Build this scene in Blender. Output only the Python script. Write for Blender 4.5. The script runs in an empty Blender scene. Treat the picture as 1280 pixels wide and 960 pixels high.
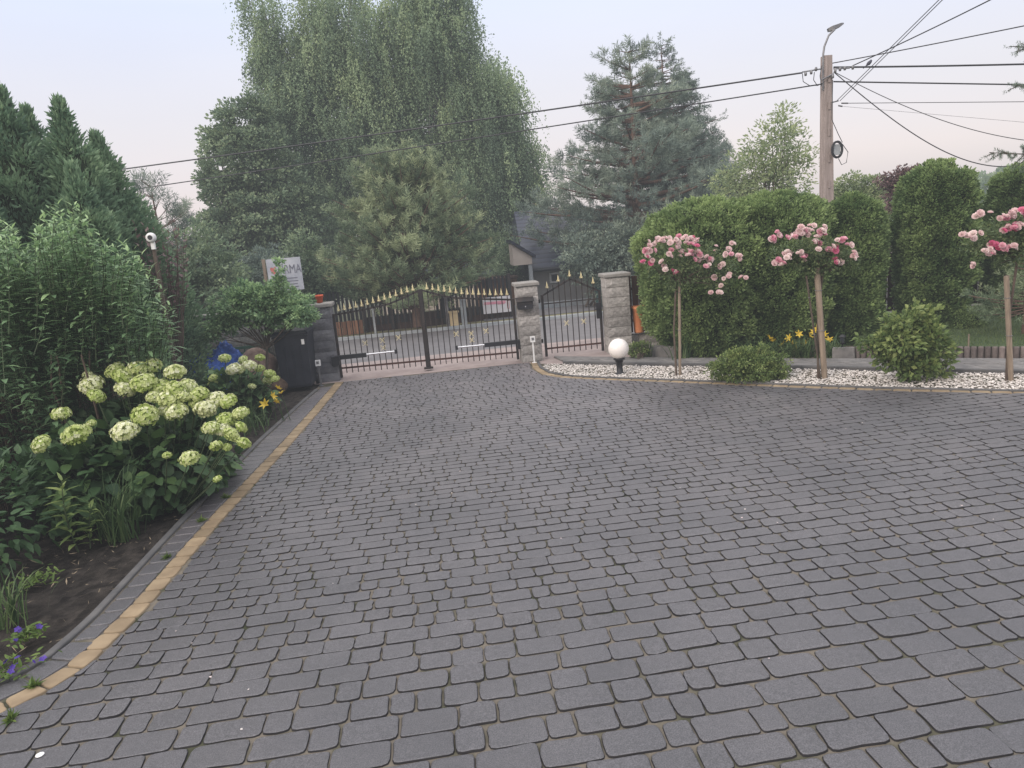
import bpy, math, random
import numpy as np
from mathutils import Vector, Matrix

R_ = np.random.default_rng(7)
rnd = random.Random(11)
SC = bpy.context.scene
COL = SC.collection
A = np.array

# ------------------------------------------------------------------ camera
FPX, CH = 920.0, 2.4
yaw, roll, pit = math.radians(5.0), math.radians(5.1), math.atan(190 / 920)
CF = A([math.sin(yaw) * math.cos(pit), math.cos(yaw) * math.cos(pit), -math.sin(pit)])
R0 = A([math.cos(yaw), -math.sin(yaw), 0.0])
U0 = np.cross(R0, CF)
CR = R0 * math.cos(roll) - U0 * math.sin(roll)
CD = -R0 * math.sin(roll) - U0 * math.cos(roll)
CC = A([0, 0, CH])


def at(x, y, Y=None, z=None):
    """the world point seen at a pixel of the photograph, on the plane Y= or at the height z="""
    d = CF * FPX + CR * (x - 640) + CD * (y - 480)
    t = (z - CH) / d[2] if z is not None else Y / d[1]
    return CC + d * t


cam = bpy.data.cameras.new("camera")
cam.sensor_width = 36
cam.lens = FPX / 1280 * 36
cam.clip_end = 3000
co = bpy.data.objects.new("camera", cam)
COL.objects.link(co)
M = Matrix.Identity(4)
for i in range(3):
    M[i][0], M[i][1], M[i][2], M[i][3] = CR[i], -CD[i], -CF[i], CC[i]
co.matrix_world = M
SC.camera = co

# ------------------------------------------------------------------ materials


class NT:
    def __init__(s, name):
        s.m = bpy.data.materials.new(name)
        s.m.use_nodes = True
        s.t = s.m.node_tree
        s.b = s.t.nodes["Principled BSDF"]
        s.out = s.t.nodes["Material Output"]

    def n(s, kind, **kw):
        nd = s.t.nodes.new(kind)
        for k, v in kw.items():
            setattr(nd, k, v)
        return nd

    def l(s, a, b):
        s.t.links.new(a, b)

    def noise(s, scale, detail=4, rough=.6, coord="Object", stretch=None):
        tc = s.n("ShaderNodeTexCoord")
        src = tc.outputs[coord]
        if stretch:
            mp = s.n("ShaderNodeMapping")
            mp.inputs["Scale"].default_value = stretch
            s.l(src, mp.inputs[0])
            src = mp.outputs[0]
        nz = s.n("ShaderNodeTexNoise")
        nz.inputs["Scale"].default_value = scale
        nz.inputs["Detail"].default_value = detail
        nz.inputs["Roughness"].default_value = rough
        s.l(src, nz.inputs["Vector"])
        return nz.outputs["Fac"]

    def ramp(s, fac, stops):
        r = s.n("ShaderNodeValToRGB")
        e = r.color_ramp.elements
        while len(e) < len(stops):
            e.new(.5)
        for i, (p, c) in enumerate(stops):
            e[i].position = p
            e[i].color = (*c, 1)
        s.l(fac, r.inputs[0])
        return r.outputs[0]

    def mix(s, fac, a, b, mode="MIX"):
        m = s.n("ShaderNodeMix", data_type="RGBA", blend_type=mode)
        for sock, v in ((m.inputs[0], fac), (m.inputs[6], a), (m.inputs[7], b)):
            if hasattr(v, "is_output"):
                s.l(v, sock)
            else:
                sock.default_value = v if isinstance(v, (int, float)) else (*v, 1)
        return m.outputs[2]

    def bump(s, h, strength=.4, dist=.01):
        b = s.n("ShaderNodeBump")
        b.inputs["Strength"].default_value = strength
        b.inputs["Distance"].default_value = dist
        s.l(h, b.inputs["Height"])
        s.l(b.outputs[0], s.b.inputs["Normal"])


def surf(name, c1, c2, scale=8, rough=.75, bump=.3, bscale=60, bdist=.006, metal=0, spec=.4, stretch=None, tone=0, lo=.35, hi=.65):
    t = NT(name)
    col = t.ramp(t.noise(scale, stretch=stretch), [(lo, c1), (hi, c2)])
    if tone:
        at_ = t.n("ShaderNodeAttribute", attribute_name="tone")
        k = t.ramp(at_.outputs["Fac"], [(0, (1 - tone,) * 3), (1, (1 + tone,) * 3)])
        col = t.mix(1.0, col, k, "MULTIPLY")
    t.l(col, t.b.inputs["Base Color"])
    t.b.inputs["Roughness"].default_value = rough
    t.b.inputs["Metallic"].default_value = metal
    t.b.inputs["Specular IOR Level"].default_value = spec
    if bump:
        t.bump(t.noise(bscale, 6, .7, stretch=stretch), bump, bdist)
    return t.m


def leafm(name, dark, mid, light, trans=.3, rough=.55, spec=.35, objrand=0.0, nscale=1.2):
    """leaf material: each leaf's own tone, drifting with a broad noise, partly translucent"""
    t = NT(name)
    at_ = t.n("ShaderNodeAttribute", attribute_name="tone")
    f = t.n("ShaderNodeMath", operation="MULTIPLY_ADD")
    t.l(t.noise(nscale, 2), f.inputs[0])
    f.inputs[1].default_value = .7
    t.l(at_.outputs["Fac"], f.inputs[2])
    f2 = t.n("ShaderNodeMath", operation="SUBTRACT")
    t.l(f.outputs[0], f2.inputs[0])
    f2.inputs[1].default_value = .35
    fac = f2.outputs[0]
    if objrand:
        oi = t.n("ShaderNodeObjectInfo")
        f3 = t.n("ShaderNodeMath", operation="MULTIPLY_ADD")
        t.l(oi.outputs["Random"], f3.inputs[0])
        f3.inputs[1].default_value = objrand
        t.l(fac, f3.inputs[2])
        f4 = t.n("ShaderNodeMath", operation="SUBTRACT")
        t.l(f3.outputs[0], f4.inputs[0])
        f4.inputs[1].default_value = objrand / 2
        fac = f4.outputs[0]
    col = t.ramp(fac, [(.05, dark), (.5, mid), (.95, light)])
    t.l(col, t.b.inputs["Base Color"])
    t.b.inputs["Roughness"].default_value = rough
    t.b.inputs["Specular IOR Level"].default_value = spec
    if trans:
        tr = t.n("ShaderNodeBsdfTranslucent")
        t.l(col, tr.inputs[0])
        mx = t.n("ShaderNodeMixShader")
        mx.inputs[0].default_value = trans
        t.l(t.b.outputs[0], mx.inputs[1])
        t.l(tr.outputs[0], mx.inputs[2])
        t.l(mx.outputs[0], t.out.inputs[0])
    return t.m


MT = {}
# ------------------------------------------------------------------ geometry


def nrm(v):
    return v / np.maximum(np.linalg.norm(v, axis=-1, keepdims=True), 1e-9)


def rdir(n):
    return nrm(R_.normal(size=(n, 3)))


class Acc:
    def __init__(s):
        s.V, s.F, s.n = [], [], 0

    def add(s, V, F, tone=.5, mat=0, smooth=False):
        V = np.asarray(V, float).reshape(-1, 3)
        F = np.asarray(F, np.int64)
        if F.ndim == 1:
            F = F[None]
        tn = np.broadcast_to(np.asarray(tone, float), (len(F),)) if np.ndim(tone) == 0 or len(np.atleast_1d(tone)) == len(F) else np.repeat(tone, len(F) // len(tone))
        s.F.append((F + s.n, tn, mat, smooth))
        s.V.append(V)
        s.n += len(V)

    def box(s, c, size, rz=0.0, tone=.5, mat=0, ax=None, rough=0.0):
        """box centred at c; ax: optional 3x3 whose rows are the box axes"""
        h = A(size) / 2
        v = A([[x, y, z] for z in (-1, 1) for y in (-1, 1) for x in (-1, 1)], float) * h
        if rough:
            v = v + R_.normal(scale=rough, size=v.shape)
        if ax is not None:
            v = v @ A(ax)
        elif rz:
            c_, s_ = math.cos(rz), math.sin(rz)
            v = v @ A([[c_, s_, 0], [-s_, c_, 0], [0, 0, 1]])
        s.add(v + A(c), [[0, 2, 3, 1], [4, 5, 7, 6], [0, 1, 5, 4], [2, 6, 7, 3], [0, 4, 6, 2], [1, 3, 7, 5]], tone, mat)

    def bar(s, a, b, w, d=None, tone=.5, mat=0, up=(0, 0, 1)):
        """a square bar from a to b"""
        a, b = A(a, float), A(b, float)
        d = d or w
        z = b - a
        L = np.linalg.norm(z)
        z = z / L
        u = A(up, float)
        if abs(z @ u) > .95:
            u = A([0., 1, 0])
        x = nrm(np.cross(u, z))
        y = np.cross(z, x)
        s.box((a + b) / 2, (w, d, L), ax=[x, y, z], tone=tone, mat=mat)

    def tube(s, pts, rad, n=8, tone=.5, mat=0, caps=True):
        P = A(pts, float)
        k = len(P)
        rad = np.broadcast_to(np.asarray(rad, float), (k,))
        T = nrm(np.gradient(P, axis=0))
        ref = A([0, 0, 1.]) if abs(T[0][2]) < .9 else A([1., 0, 0])
        V = []
        for i in range(k):
            x = nrm(np.cross(ref, T[i]))
            y = np.cross(T[i], x)
            ref = np.cross(x, T[i]) * -1 if False else ref
            an = np.arange(n) / n * 2 * math.pi
            V.append(P[i] + rad[i] * (np.cos(an)[:, None] * x + np.sin(an)[:, None] * y))
        V = np.concatenate(V)
        F = [[i * n + j, i * n + (j + 1) % n, (i + 1) * n + (j + 1) % n, (i + 1) * n + j] for i in range(k - 1) for j in range(n)]
        s.add(V, F, tone, mat, True)
        if caps:
            s.add(V[:n], [list(range(n))[::-1]], tone, mat)
            s.add(V[-n:], [list(range(n))], tone, mat)

    def lathe(s, prof, c=(0, 0, 0), n=20, tone=.5, mat=0, smooth=True):
        an = np.arange(n) / n * 2 * math.pi
        V = np.concatenate([np.stack([r * np.cos(an), r * np.sin(an), np.full(n, z)], 1) for r, z in prof]) + A(c)
        F = [[i * n + j, i * n + (j + 1) % n, (i + 1) * n + (j + 1) % n, (i + 1) * n + j] for i in range(len(prof) - 1) for j in range(n)]
        s.add(V, F, tone, mat, smooth)

    def poly(s, pts, z, tone=.5, mat=0):
        s.add([[p[0], p[1], z] for p in pts], [list(range(len(pts)))], tone, mat)

    def rhomb(s, P, Ax, N, L, W, tone, mat=0, fold=.12, wide=.45):
        """flat leaf-like rhombs at P along Ax, facing N"""
        Ax = nrm(Ax)
        S = nrm(np.cross(Ax, N))
        Nn = np.cross(S, Ax)
        L = np.broadcast_to(np.asarray(L, float), (len(P),))[:, None]
        W = np.broadcast_to(np.asarray(W, float), (len(P),))[:, None]
        m = P + Ax * L * wide - Nn * W * fold
        V = np.stack([P, m + S * W / 2, P + Ax * L, m - S * W / 2], 1).reshape(-1, 3)
        s.add(V, np.arange(len(P) * 4).reshape(-1, 4), np.broadcast_to(tone, (len(P),)), mat)

    def leaf(s, P, Ax, N, L, W, tone, mat=0, droop=.18, fold=.18, shape=(.75, 1., .6)):
        """leaves with a midrib fold and a drooping tip"""
        Ax = nrm(Ax)
        S = nrm(np.cross(Ax, N))
        Nn = np.cross(S, Ax)
        n = len(P)
        L = np.broadcast_to(np.asarray(L, float), (n,))[:, None]
        W = np.broadcast_to(np.asarray(W, float), (n,))[:, None] / 2
        st = [.12, .42, .75]
        c = [P]
        for t in st:
            c.append(P + Ax * L * t - Nn * L * droop * t * t)
        tip = P + Ax * L - Nn * L * droop
        row = [P]
        for k in range(3):
            w = W * shape[k]
            row += [c[k + 1], c[k + 1] + S * w + Nn * w * fold, c[k + 1] - S * w + Nn * w * fold]
        row.append(tip)
        V = np.stack(row, 1).reshape(-1, 3)
        b = np.arange(n)[:, None] * 11
        q = A([[1, 4, 5, 2], [1, 3, 6, 4], [4, 7, 8, 5], [4, 6, 9, 7]])
        tr = A([[0, 1, 2], [0, 3, 1], [7, 10, 8], [7, 9, 10]])
        tone = np.broadcast_to(tone, (n,))
        off = s.n
        s.V.append(V)
        s.n += len(V)
        s.F.append(((b[:, None, :] + q[None]).reshape(-1, 4) + off, np.repeat(tone, 4), mat, True))
        s.F.append(((b[:, None, :] + tr[None]).reshape(-1, 3) + off, np.repeat(tone, 4), mat, True))

    def build(s, name, mats, parent=None):
        V = np.concatenate(s.V)
        if parent is not None:
            V = V - A(ORG[parent.name])
        me = bpy.data.meshes.new(name)
        nl = sum(f[0].size for f in s.F)
        nf = sum(len(f[0]) for f in s.F)
        me.vertices.add(len(V))
        me.vertices.foreach_set("co", V.astype(np.float32).ravel())
        me.loops.add(nl)
        me.polygons.add(nf)
        me.loops.foreach_set("vertex_index", np.concatenate([f[0].ravel() for f in s.F]).astype(np.int32))
        tot = np.concatenate([np.full(len(f[0]), f[0].shape[1]) for f in s.F]).astype(np.int32)
        me.polygons.foreach_set("loop_start", np.concatenate([[0], np.cumsum(tot)[:-1]]).astype(np.int32))
        me.polygons.foreach_set("loop_total", tot)
        me.polygons.foreach_set("material_index", np.concatenate([np.full(len(f[0]), f[2]) for f in s.F]).astype(np.int32))
        me.polygons.foreach_set("use_smooth", np.concatenate([np.full(len(f[0]), f[3]) for f in s.F]))
        a = me.attributes.new("tone", "FLOAT", "FACE")
        a.data.foreach_set("value", np.concatenate([f[1] for f in s.F]).astype(np.float32))
        me.update(calc_edges=True)
        for m in (mats if isinstance(mats, (list, tuple)) else [mats]):
            me.materials.append(m)
        o = bpy.data.objects.new(name, me)
        COL.objects.link(o)
        if parent is not None:
            o.parent = parent
            ORG[o.name] = A(ORG[parent.name])
        else:
            ORG[o.name] = A([0., 0, 0])
        return o


ORG = {}


def tag(o, label=None, cat=None, group=None, kind=None):
    for k, v in (("label", label), ("category", cat), ("group", group), ("kind", kind)):
        if v:
            o[k] = v
    return o


def thing(name, loc, label, cat, group=None):
    o = bpy.data.objects.new(name, None)
    COL.objects.link(o)
    o.location = [float(v) for v in loc]
    o.empty_display_size = .1
    ORG[o.name] = A([float(v) for v in loc])
    return tag(o, label, cat, group)


def part(proto, parent, loc, rot=(0, 0, 0), sc=1.0):
    """copy a part mesh (its mesh is centred on its own origin) under parent, loc in world terms"""
    o = proto.copy() if proto.parent is not None or proto.get("used") else proto
    if o is not proto:
        COL.objects.link(o)
    proto["used"] = 1
    o.parent = parent
    o.location = [float(a - b) for a, b in zip(loc, ORG[parent.name])]
    o.rotation_euler = rot
    o.scale = (sc, sc, sc) if np.ndim(sc) == 0 else sc
    return o


def struct(o):
    o["kind"] = "structure"
    return o


def wob(P, f, amp):
    """cheap smooth 3-D wobble"""
    x, y, z = P[..., 0] * f, P[..., 1] * f, P[..., 2] * f
    return amp * (np.sin(x * 1.3 + 2 * np.sin(y * .9 + 1)) + np.sin(y * 1.7 + 1.5 * np.sin(z * 1.1)) + np.sin(z * 1.5 + 1.8 * np.sin(x * .8 + 2))) / 3


# ------------------------------------------------------------------ world and sun
W = bpy.data.worlds.new("World")
SC.world = W
W.use_nodes = True
wt = W.node_tree
bg = wt.nodes["Background"]
sky = wt.nodes.new("ShaderNodeTexSky")
sky.sky_type = "NISHITA"
sky.sun_disc = False
SUN_EL, SUN_AZ = math.radians(24), math.radians(-130)   # azimuth from +Y, negative = left
sky.sun_elevation = SUN_EL
sky.sun_rotation = SUN_AZ
sky.air_density, sky.dust_density = 1.0, 2.0
wt.links.new(sky.outputs[0], bg.inputs[0])
bg.inputs[1].default_value = .03
tc = wt.nodes.new("ShaderNodeTexCoord")
sx = wt.nodes.new("ShaderNodeSeparateXYZ")
wt.links.new(tc.outputs["Generated"], sx.inputs[0])
rp = wt.nodes.new("ShaderNodeValToRGB")
e = rp.color_ramp.elements
stops = [(0.0, (.66, .57, .56)), (.06, (.87, .715, .69)), (.15, (.85, .78, .81)), (.28, (.78, .83, 1.0)), (.42, (1.42, 1.38, 1.42)), (1.0, (2.4, 2.33, 2.3))]
while len(e) < len(stops):
    e.new(.5)
for i, (p, c) in enumerate(stops):
    e[i].position, e[i].color = p, (*c, 1)
wt.links.new(sx.outputs[2], rp.inputs[0])
bg2 = wt.nodes.new("ShaderNodeBackground")
cm = wt.nodes.new("ShaderNodeMapping")
cm.inputs["Scale"].default_value = (1, 1, 3.2)
wt.links.new(tc.outputs["Generated"], cm.inputs[0])
cn = wt.nodes.new("ShaderNodeTexNoise")
cn.inputs["Scale"].default_value = 2.2
cn.inputs["Detail"].default_value = 5
wt.links.new(cm.outputs[0], cn.inputs["Vector"])
cr = wt.nodes.new("ShaderNodeValToRGB")
cr.color_ramp.elements[0].position, cr.color_ramp.elements[0].color = .35, (.965, .97, .985, 1)
cr.color_ramp.elements[1].position, cr.color_ramp.elements[1].color = .7, (1.04, 1.03, 1.01, 1)
wt.links.new(cn.outputs["Fac"], cr.inputs[0])
cx = wt.nodes.new("ShaderNodeMix")
cx.data_type, cx.blend_type = "RGBA", "MULTIPLY"
cx.inputs[0].default_value = 1
wt.links.new(rp.outputs[0], cx.inputs[6])
wt.links.new(cr.outputs[0], cx.inputs[7])
wt.links.new(cx.outputs[2], bg2.inputs[0])
bg2.inputs[1].default_value = 1.0
ad = wt.nodes.new("ShaderNodeAddShader")
wt.links.new(bg.outputs[0], ad.inputs[0])
wt.links.new(bg2.outputs[0], ad.inputs[1])
wt.links.new(ad.outputs[0], wt.nodes["World Output"].inputs[0])

sl = bpy.data.lights.new("sun", "SUN")
sl.energy = 2.0
sl.angle = math.radians(22)
sl.color = (1, .87, .74)
so = bpy.data.objects.new("sun", sl)
COL.objects.link(so)
sd = Vector((math.sin(SUN_AZ) * math.cos(SUN_EL), math.cos(SUN_AZ) * math.cos(SUN_EL), math.sin(SUN_EL)))
so.rotation_euler = sd.to_track_quat("Z", "Y").to_euler()
so.location = (-5, -10, 12)

SC.view_settings.view_transform = "Standard"
SC.view_settings.look = "None"
SC.view_settings.exposure = 0
SC.cycles.max_bounces = 6
SC.cycles.transparent_max_bounces = 4
SC.cycles.diffuse_bounces = 4

# ------------------------------------------------------------------ palette
t = NT("paver")
col = t.ramp(t.noise(.9, 5), [(.35, (.041, .0412, .049)), (.65, (.062, .0605, .068))])
at_ = t.n("ShaderNodeAttribute", attribute_name="tone")
col = t.mix(1.0, col, t.ramp(at_.outputs["Fac"], [(0, (.88,) * 3), (.9, (1.10,) * 3), (1, (1.2, 1.17, 1.14))]), "MULTIPLY")
col = t.mix(1.0, col, t.ramp(t.noise(150, 2, .8), [(.36, (.35,) * 3), (.5, (1.0,) * 3), (.64, (1.9, 1.86, 1.8))]), "MULTIPLY")
col = t.mix(1.0, col, t.ramp(t.noise(26, 6, .8), [(.3, (.70,) * 3), (.5, (1.0,) * 3), (.7, (1.32, 1.30, 1.27))]), "MULTIPLY")
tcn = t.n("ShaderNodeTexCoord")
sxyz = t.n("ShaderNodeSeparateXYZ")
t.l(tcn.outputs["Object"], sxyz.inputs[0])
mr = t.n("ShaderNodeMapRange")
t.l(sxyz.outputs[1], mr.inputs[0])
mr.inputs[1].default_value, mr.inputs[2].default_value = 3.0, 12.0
col = t.mix(1.0, col, t.ramp(mr.outputs[0], [(0, (.92, .92, .95)), (.5, (1.40, 1.36, 1.34)), (1, (2.15, 2.03, 1.95))]), "MULTIPLY")   # paler and warmer toward the gate: grazing brightness put into the colour
col = t.mix(1.0, col, t.ramp(t.noise(.55, 6, .65, stretch=(1.6, .45, 1)), [(.30, (.90, .90, .91)), (.5, (1.0,) * 3), (.68, (1.12, 1.10, 1.08))]), "MULTIPLY")
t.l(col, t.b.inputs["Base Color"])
t.b.inputs["Roughness"].default_value = .42
t.b.inputs["Specular IOR Level"].default_value = 1.0
t.bump(t.noise(170, 5, .8), .7, .004)
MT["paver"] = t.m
MT["paver_yellow"] = surf("paver_yellow", (.195, .145, .092), (.275, .21, .135), 5, .8, .5, 150, .004, tone=.22, spec=.3)
MT["paver_edge_shade"] = surf("paver_edge_shade", (.022, .0215, .024), (.038, .036, .038), 8, .9, .3, 60, .003, spec=.1)  # dark bevel faces: shadow lines between the rows put into the colour
MT["kerb"] = surf("kerb", (.07, .07, .074), (.11, .107, .107), 4, .85, .5, 120, .004, spec=.3)
MT["block"] = surf("split_block", (.22, .21, .20), (.36, .34, .325), 22, .9, 1, 45, .012, tone=.30, spec=.2)
MT["block_dark"] = surf("block_dark", (.10, .10, .115), (.17, .17, .18), 4, .9, .9, 28, .02, tone=.16, spec=.2)
MT["cap"] = surf("pillar_cap", (.20, .19, .18), (.28, .265, .25), 6, .85, .5, 60, .008, spec=.2)
MT["iron"] = surf("black_iron", (.012, .012, .014), (.035, .024, .020), 9, .5, .3, 80, .002, spec=.5)
MT["rust"] = surf("rusty_iron", (.04, .016, .012), (.075, .032, .024), 14, .7, .3, 80, .002)
MT["gold"] = surf("gold_paint", (.60, .50, .25), (.80, .72, .48), 20, .5, .2, 80, .002, metal=.1)
MT["chrome"] = surf("chrome_rod", (.6, .6, .62), (.7, .7, .72), 20, .25, 0, metal=.9)
MT["black"] = surf("black_plastic", (.012, .012, .015), (.022, .022, .027), 6, .5, .2, 200, .001)
MT["bin"] = surf("bin_plastic", (.016, .018, .026), (.026, .028, .038), 4, .45, .15, 200, .001)
MT["white"] = surf("white_paint", (.62, .62, .62), (.75, .75, .75), 6, .5, .1, 90, .001)
MT["globe"] = surf("globe_glass", (.74, .70, .67), (.80, .76, .73), 5, .32, 0, spec=.5)
MT["orange"] = surf("orange_plastic", (.55, .20, .085), (.62, .25, .11), 5, .55, .15, 60, .002)
MT["terra"] = surf("terracotta", (.50, .09, .045), (.60, .13, .06), 9, .8, .2, 60, .002)
MT["wood_dark"] = surf("dark_boards", (.045, .022, .016), (.085, .045, .032), 5, .8, .5, 30, .004, stretch=(6, 6, .7), tone=.3)
MT["wood_orange"] = surf("orange_boards", (.20, .095, .055), (.30, .15, .09), 5, .8, .4, 30, .004, stretch=(6, 6, .7), tone=.35)
MT["wood_grey"] = surf("weathered_stake", (.16, .125, .095), (.27, .215, .165), 6, .85, .6, 26, .004, stretch=(5, 5, .5), tone=.3)
MT["pole"] = surf("pole_wood", (.22, .18, .165), (.35, .29, .27), 5, .85, .6, 20, .006, stretch=(5, 5, .4))
MT["bark"] = surf("bark", (.06, .045, .035), (.12, .095, .075), 8, .9, .9, 20, .02, stretch=(3, 3, .6))
MT["bark_pine"] = surf("pine_bark", (.10, .062, .048), (.17, .105, .08), 7, .9, .9, 18, .02, stretch=(3, 3, .8))
MT["bark_birch"] = surf("birch_bark", (.10, .09, .085), (.42, .40, .38), 5, .85, .5, 18, .01, stretch=(1, 1, 3))
MT["soil"] = surf("garden_soil", (.022, .019, .018), (.05, .043, .038), 9, .95, 1, 45, .03, spec=.15, tone=.3)
MT["mulch"] = surf("mulch", (.06, .04, .03), (.14, .095, .07), 14, .95, 1, 45, .02, spec=.15)
MT["joint"] = surf("joint_sand", (.045, .05, .028), (.15, .132, .108), 3.1, .95, .8, 120, .006, spec=.15, lo=.34, hi=.52)
MT["asphalt"] = surf("asphalt", (.14, .133, .14), (.175, .167, .172), 2, .85, .5, 120, .004)
MT["apron"] = surf("pink_paving", (.25, .20, .19), (.33, .27, .255), 3, .9, .4, 60, .004)
MT["verge"] = surf("dry_verge", (.17, .15, .09), (.27, .25, .13), 3, .95, .8, 50, .02)
MT["grass_ground"] = surf("lawn_ground", (.045, .07, .028), (.07, .10, .04), 3, .95, .8, 60, .02)
MT["terrain"] = surf("terrain", (.06, .07, .04), (.11, .11, .07), .5, .95, .5, 10, .02)
MT["path"] = surf("path_slabs", (.13, .125, .125), (.20, .19, .185), 6, .85, .5, 70, .005, tone=.2)
MT["gravel"] = surf("white_gravel", (.50, .465, .44), (.68, .64, .61), 30, .9, .3, 90, .002, tone=.18, spec=.2)
MT["palisade"] = surf("palisade", (.10, .08, .075), (.17, .14, .13), 9, .9, .5, 60, .004, tone=.25)
MT["cable"] = surf("cable", (.02, .02, .025), (.035, .035, .04), 4, .6, 0)
MT["cable_pale"] = surf("cable_pale", (.20, .20, .22), (.28, .28, .3), 4, .6, 0)
MT["alu"] = surf("aluminium", (.14, .14, .15), (.22, .22, .23), 5, .45, .1, 80, .001, metal=.5)
MT["plaster"] = surf("cream_plaster", (.40, .34, .30), (.47, .41, .36), 2, .9, .3, 80, .003)
MT["plaster_grey"] = surf("grey_plaster", (.27, .25, .245), (.33, .31, .30), 2, .9, .3, 80, .003)
MT["glass"] = surf("window_glass", (.02, .024, .03), (.04, .045, .055), 2, .12, 0, spec=.6)
MT["blue"] = surf("blue_foil", (.03, .085, .36), (.06, .16, .55), 6, .38, .9, 14, .03)
MT["boulder"] = surf("pink_boulder", (.24, .16, .13), (.38, .27, .23), 7, .85, .8, 20, .02)
MT["bluegreen"] = surf("green_crate", (.06, .14, .09), (.09, .19, .13), 6, .6, .1, 60, .001)
MT["red"] = surf("red_print", (.42, .12, .11), (.50, .17, .15), 9, .7, 0)
MT["pinkp"] = surf("pink_print", (.62, .25, .33), (.68, .32, .40), 9, .7, 0)
MT["ink"] = surf("dark_print", (.035, .035, .06), (.06, .06, .08), 9, .7, 0)
MT["ink_faded"] = surf("faded_print", (.12, .12, .16), (.22, .22, .26), 9, .7, 0)
MT["banner"] = surf("banner_cloth", (.60, .58, .62), (.70, .68, .71), 3, .7, .2, 20, .004)
MT["signface"] = surf("sign_sheet", (.36, .38, .43), (.50, .51, .55), 4, .5, .1, 20, .004)
MT["sulph"] = surf("utility_box", (.50, .38, .22), (.58, .46, .28), 4, .6, .1, 60, .001)
MT["concrete"] = surf("concrete", (.24, .26, .28), (.34, .36, .37), 5, .85, .4, 60, .004)
MT["reed"] = surf("reed_screen", (.055, .035, .026), (.11, .075, .055), 9, .9, .5, 30, .004, stretch=(8, 8, .5), tone=.45)
MT["straw"] = surf("straw", (.10, .08, .055), (.24, .19, .13), 20, .9, 0, tone=.4)
MT["teal"] = surf("teal_panel", (.02, .06, .06), (.035, .085, .085), 5, .6, .1, 60, .001)

# roof tiles: rows of dark glazed tiles
t = NT("roof_tiles")
tcn = t.n("ShaderNodeTexCoord")
wv = t.n("ShaderNodeTexWave", wave_type="BANDS", bands_direction="Z", wave_profile="SAW")
wv.inputs["Scale"].default_value = 2.4
wv.inputs["Distortion"].default_value = .25
t.l(tcn.outputs["Object"], wv.inputs["Vector"])
t.l(t.ramp(wv.outputs["Fac"], [(.0, (.010, .012, .024)), (.35, (.028, .033, .058)), (1, (.046, .052, .084))]), t.b.inputs["Base Color"])
t.b.inputs["Roughness"].default_value = .4
t.bump(wv.outputs["Fac"], .8, .04)
MT["roof"] = t.m

L_ = leafm
MT["birch"] = L_("birch_leaf", (0.125, 0.181, 0.125), (0.230, 0.316, 0.191), (0.389, 0.474, 0.270), .45, nscale=.5)
MT["maple"] = L_("maple_leaf", (0.104, 0.156, 0.106), (0.188, 0.259, 0.162), (0.298, 0.369, 0.214), .40, nscale=.6)
MT["pine"] = L_("pine_needle", (0.081, 0.121, 0.076), (0.184, 0.241, 0.144), (0.345, 0.397, 0.230), .35, nscale=.7)
MT["pine_blue"] = L_("pine_needle_far", (0.108, 0.145, 0.133), (0.189, 0.240, 0.202), (0.297, 0.348, 0.272), .35, nscale=.5)
MT["spruce"] = L_("spruce_needle", (0.081, 0.113, 0.101), (0.138, 0.184, 0.152), (0.201, 0.253, 0.196), .3, nscale=.6)
MT["ash"] = L_("ash_leaf", (0.154, 0.209, 0.116), (0.275, 0.341, 0.182), (0.418, 0.473, 0.253), .45, nscale=.7)
MT["thuja"] = L_("thuja_scale", (0.066, 0.116, 0.042), (0.165, 0.237, 0.090), (0.275, 0.363, 0.143), .35, nscale=1.3)
MT["thuja_far"] = L_("thuja_dark", (0.079, 0.148, 0.097), (0.166, 0.265, 0.157), (0.287, 0.404, 0.233), .3, nscale=.9)
MT["shrub"] = L_("shrub_leaf", (0.080, 0.150, 0.080), (0.180, 0.293, 0.150), (0.367, 0.512, 0.244), .35, spec=.5, nscale=1.6)
MT["hyd_leaf"] = L_("hydrangea_leaf", (0.028, 0.063, 0.028), (0.067, 0.127, 0.053), (0.138, 0.228, 0.076), .3, nscale=3)
MT["hyd_flower"] = L_("hydrangea_floret", (.42, .52, .15), (.62, .66, .34), (.84, .84, .66), .35, rough=.7, objrand=.75, nscale=3)
MT["iris_leaf"] = L_("blade_leaf", (.030, .060, .026), (.065, .115, .045), (.14, .19, .075), .3, nscale=3)
MT["rose_leaf"] = L_("rose_leaf", (.05, .08, .035), (.10, .15, .065), (.19, .23, .10), .3, nscale=3)
MT["bush_leaf"] = L_("bush_leaf", (.060, .10, .032), (.135, .195, .062), (.26, .31, .11), .3, nscale=3)
MT["red_leaf"] = L_("purple_leaf", (.075, .050, .055), (.15, .095, .10), (.24, .16, .15), .3, nscale=2)
MT["rose_pale"] = L_("rose_petal_pale", (.74, .54, .55), (.84, .70, .69), (.88, .81, .77), .35, rough=.6, objrand=.5, nscale=6)
MT["rose_pink"] = L_("rose_petal_pink", (.68, .30, .40), (.80, .47, .55), (.86, .62, .66), .35, rough=.6, objrand=.5, nscale=6)
MT["rose_hot"] = L_("rose_petal_deep", (.66, .13, .28), (.74, .22, .38), (.80, .38, .48), .35, rough=.6, objrand=.4, nscale=6)
MT["yellow_fl"] = L_("lily_petal", (.62, .36, .02), (.70, .50, .05), (.75, .62, .15), .3, nscale=6)
MT["purple_fl"] = L_("violet_petal", (.05, .02, .22), (.08, .04, .30), (.14, .09, .38), .3, nscale=6)
MT["grassblade"] = L_("grass_blade", (.05, .085, .028), (.085, .13, .042), (.14, .18, .06), .3, nscale=2)
MT["weed"] = L_("weed_leaf", (.05, .09, .02), (.09, .15, .03), (.15, .21, .05), .3, nscale=5)
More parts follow.
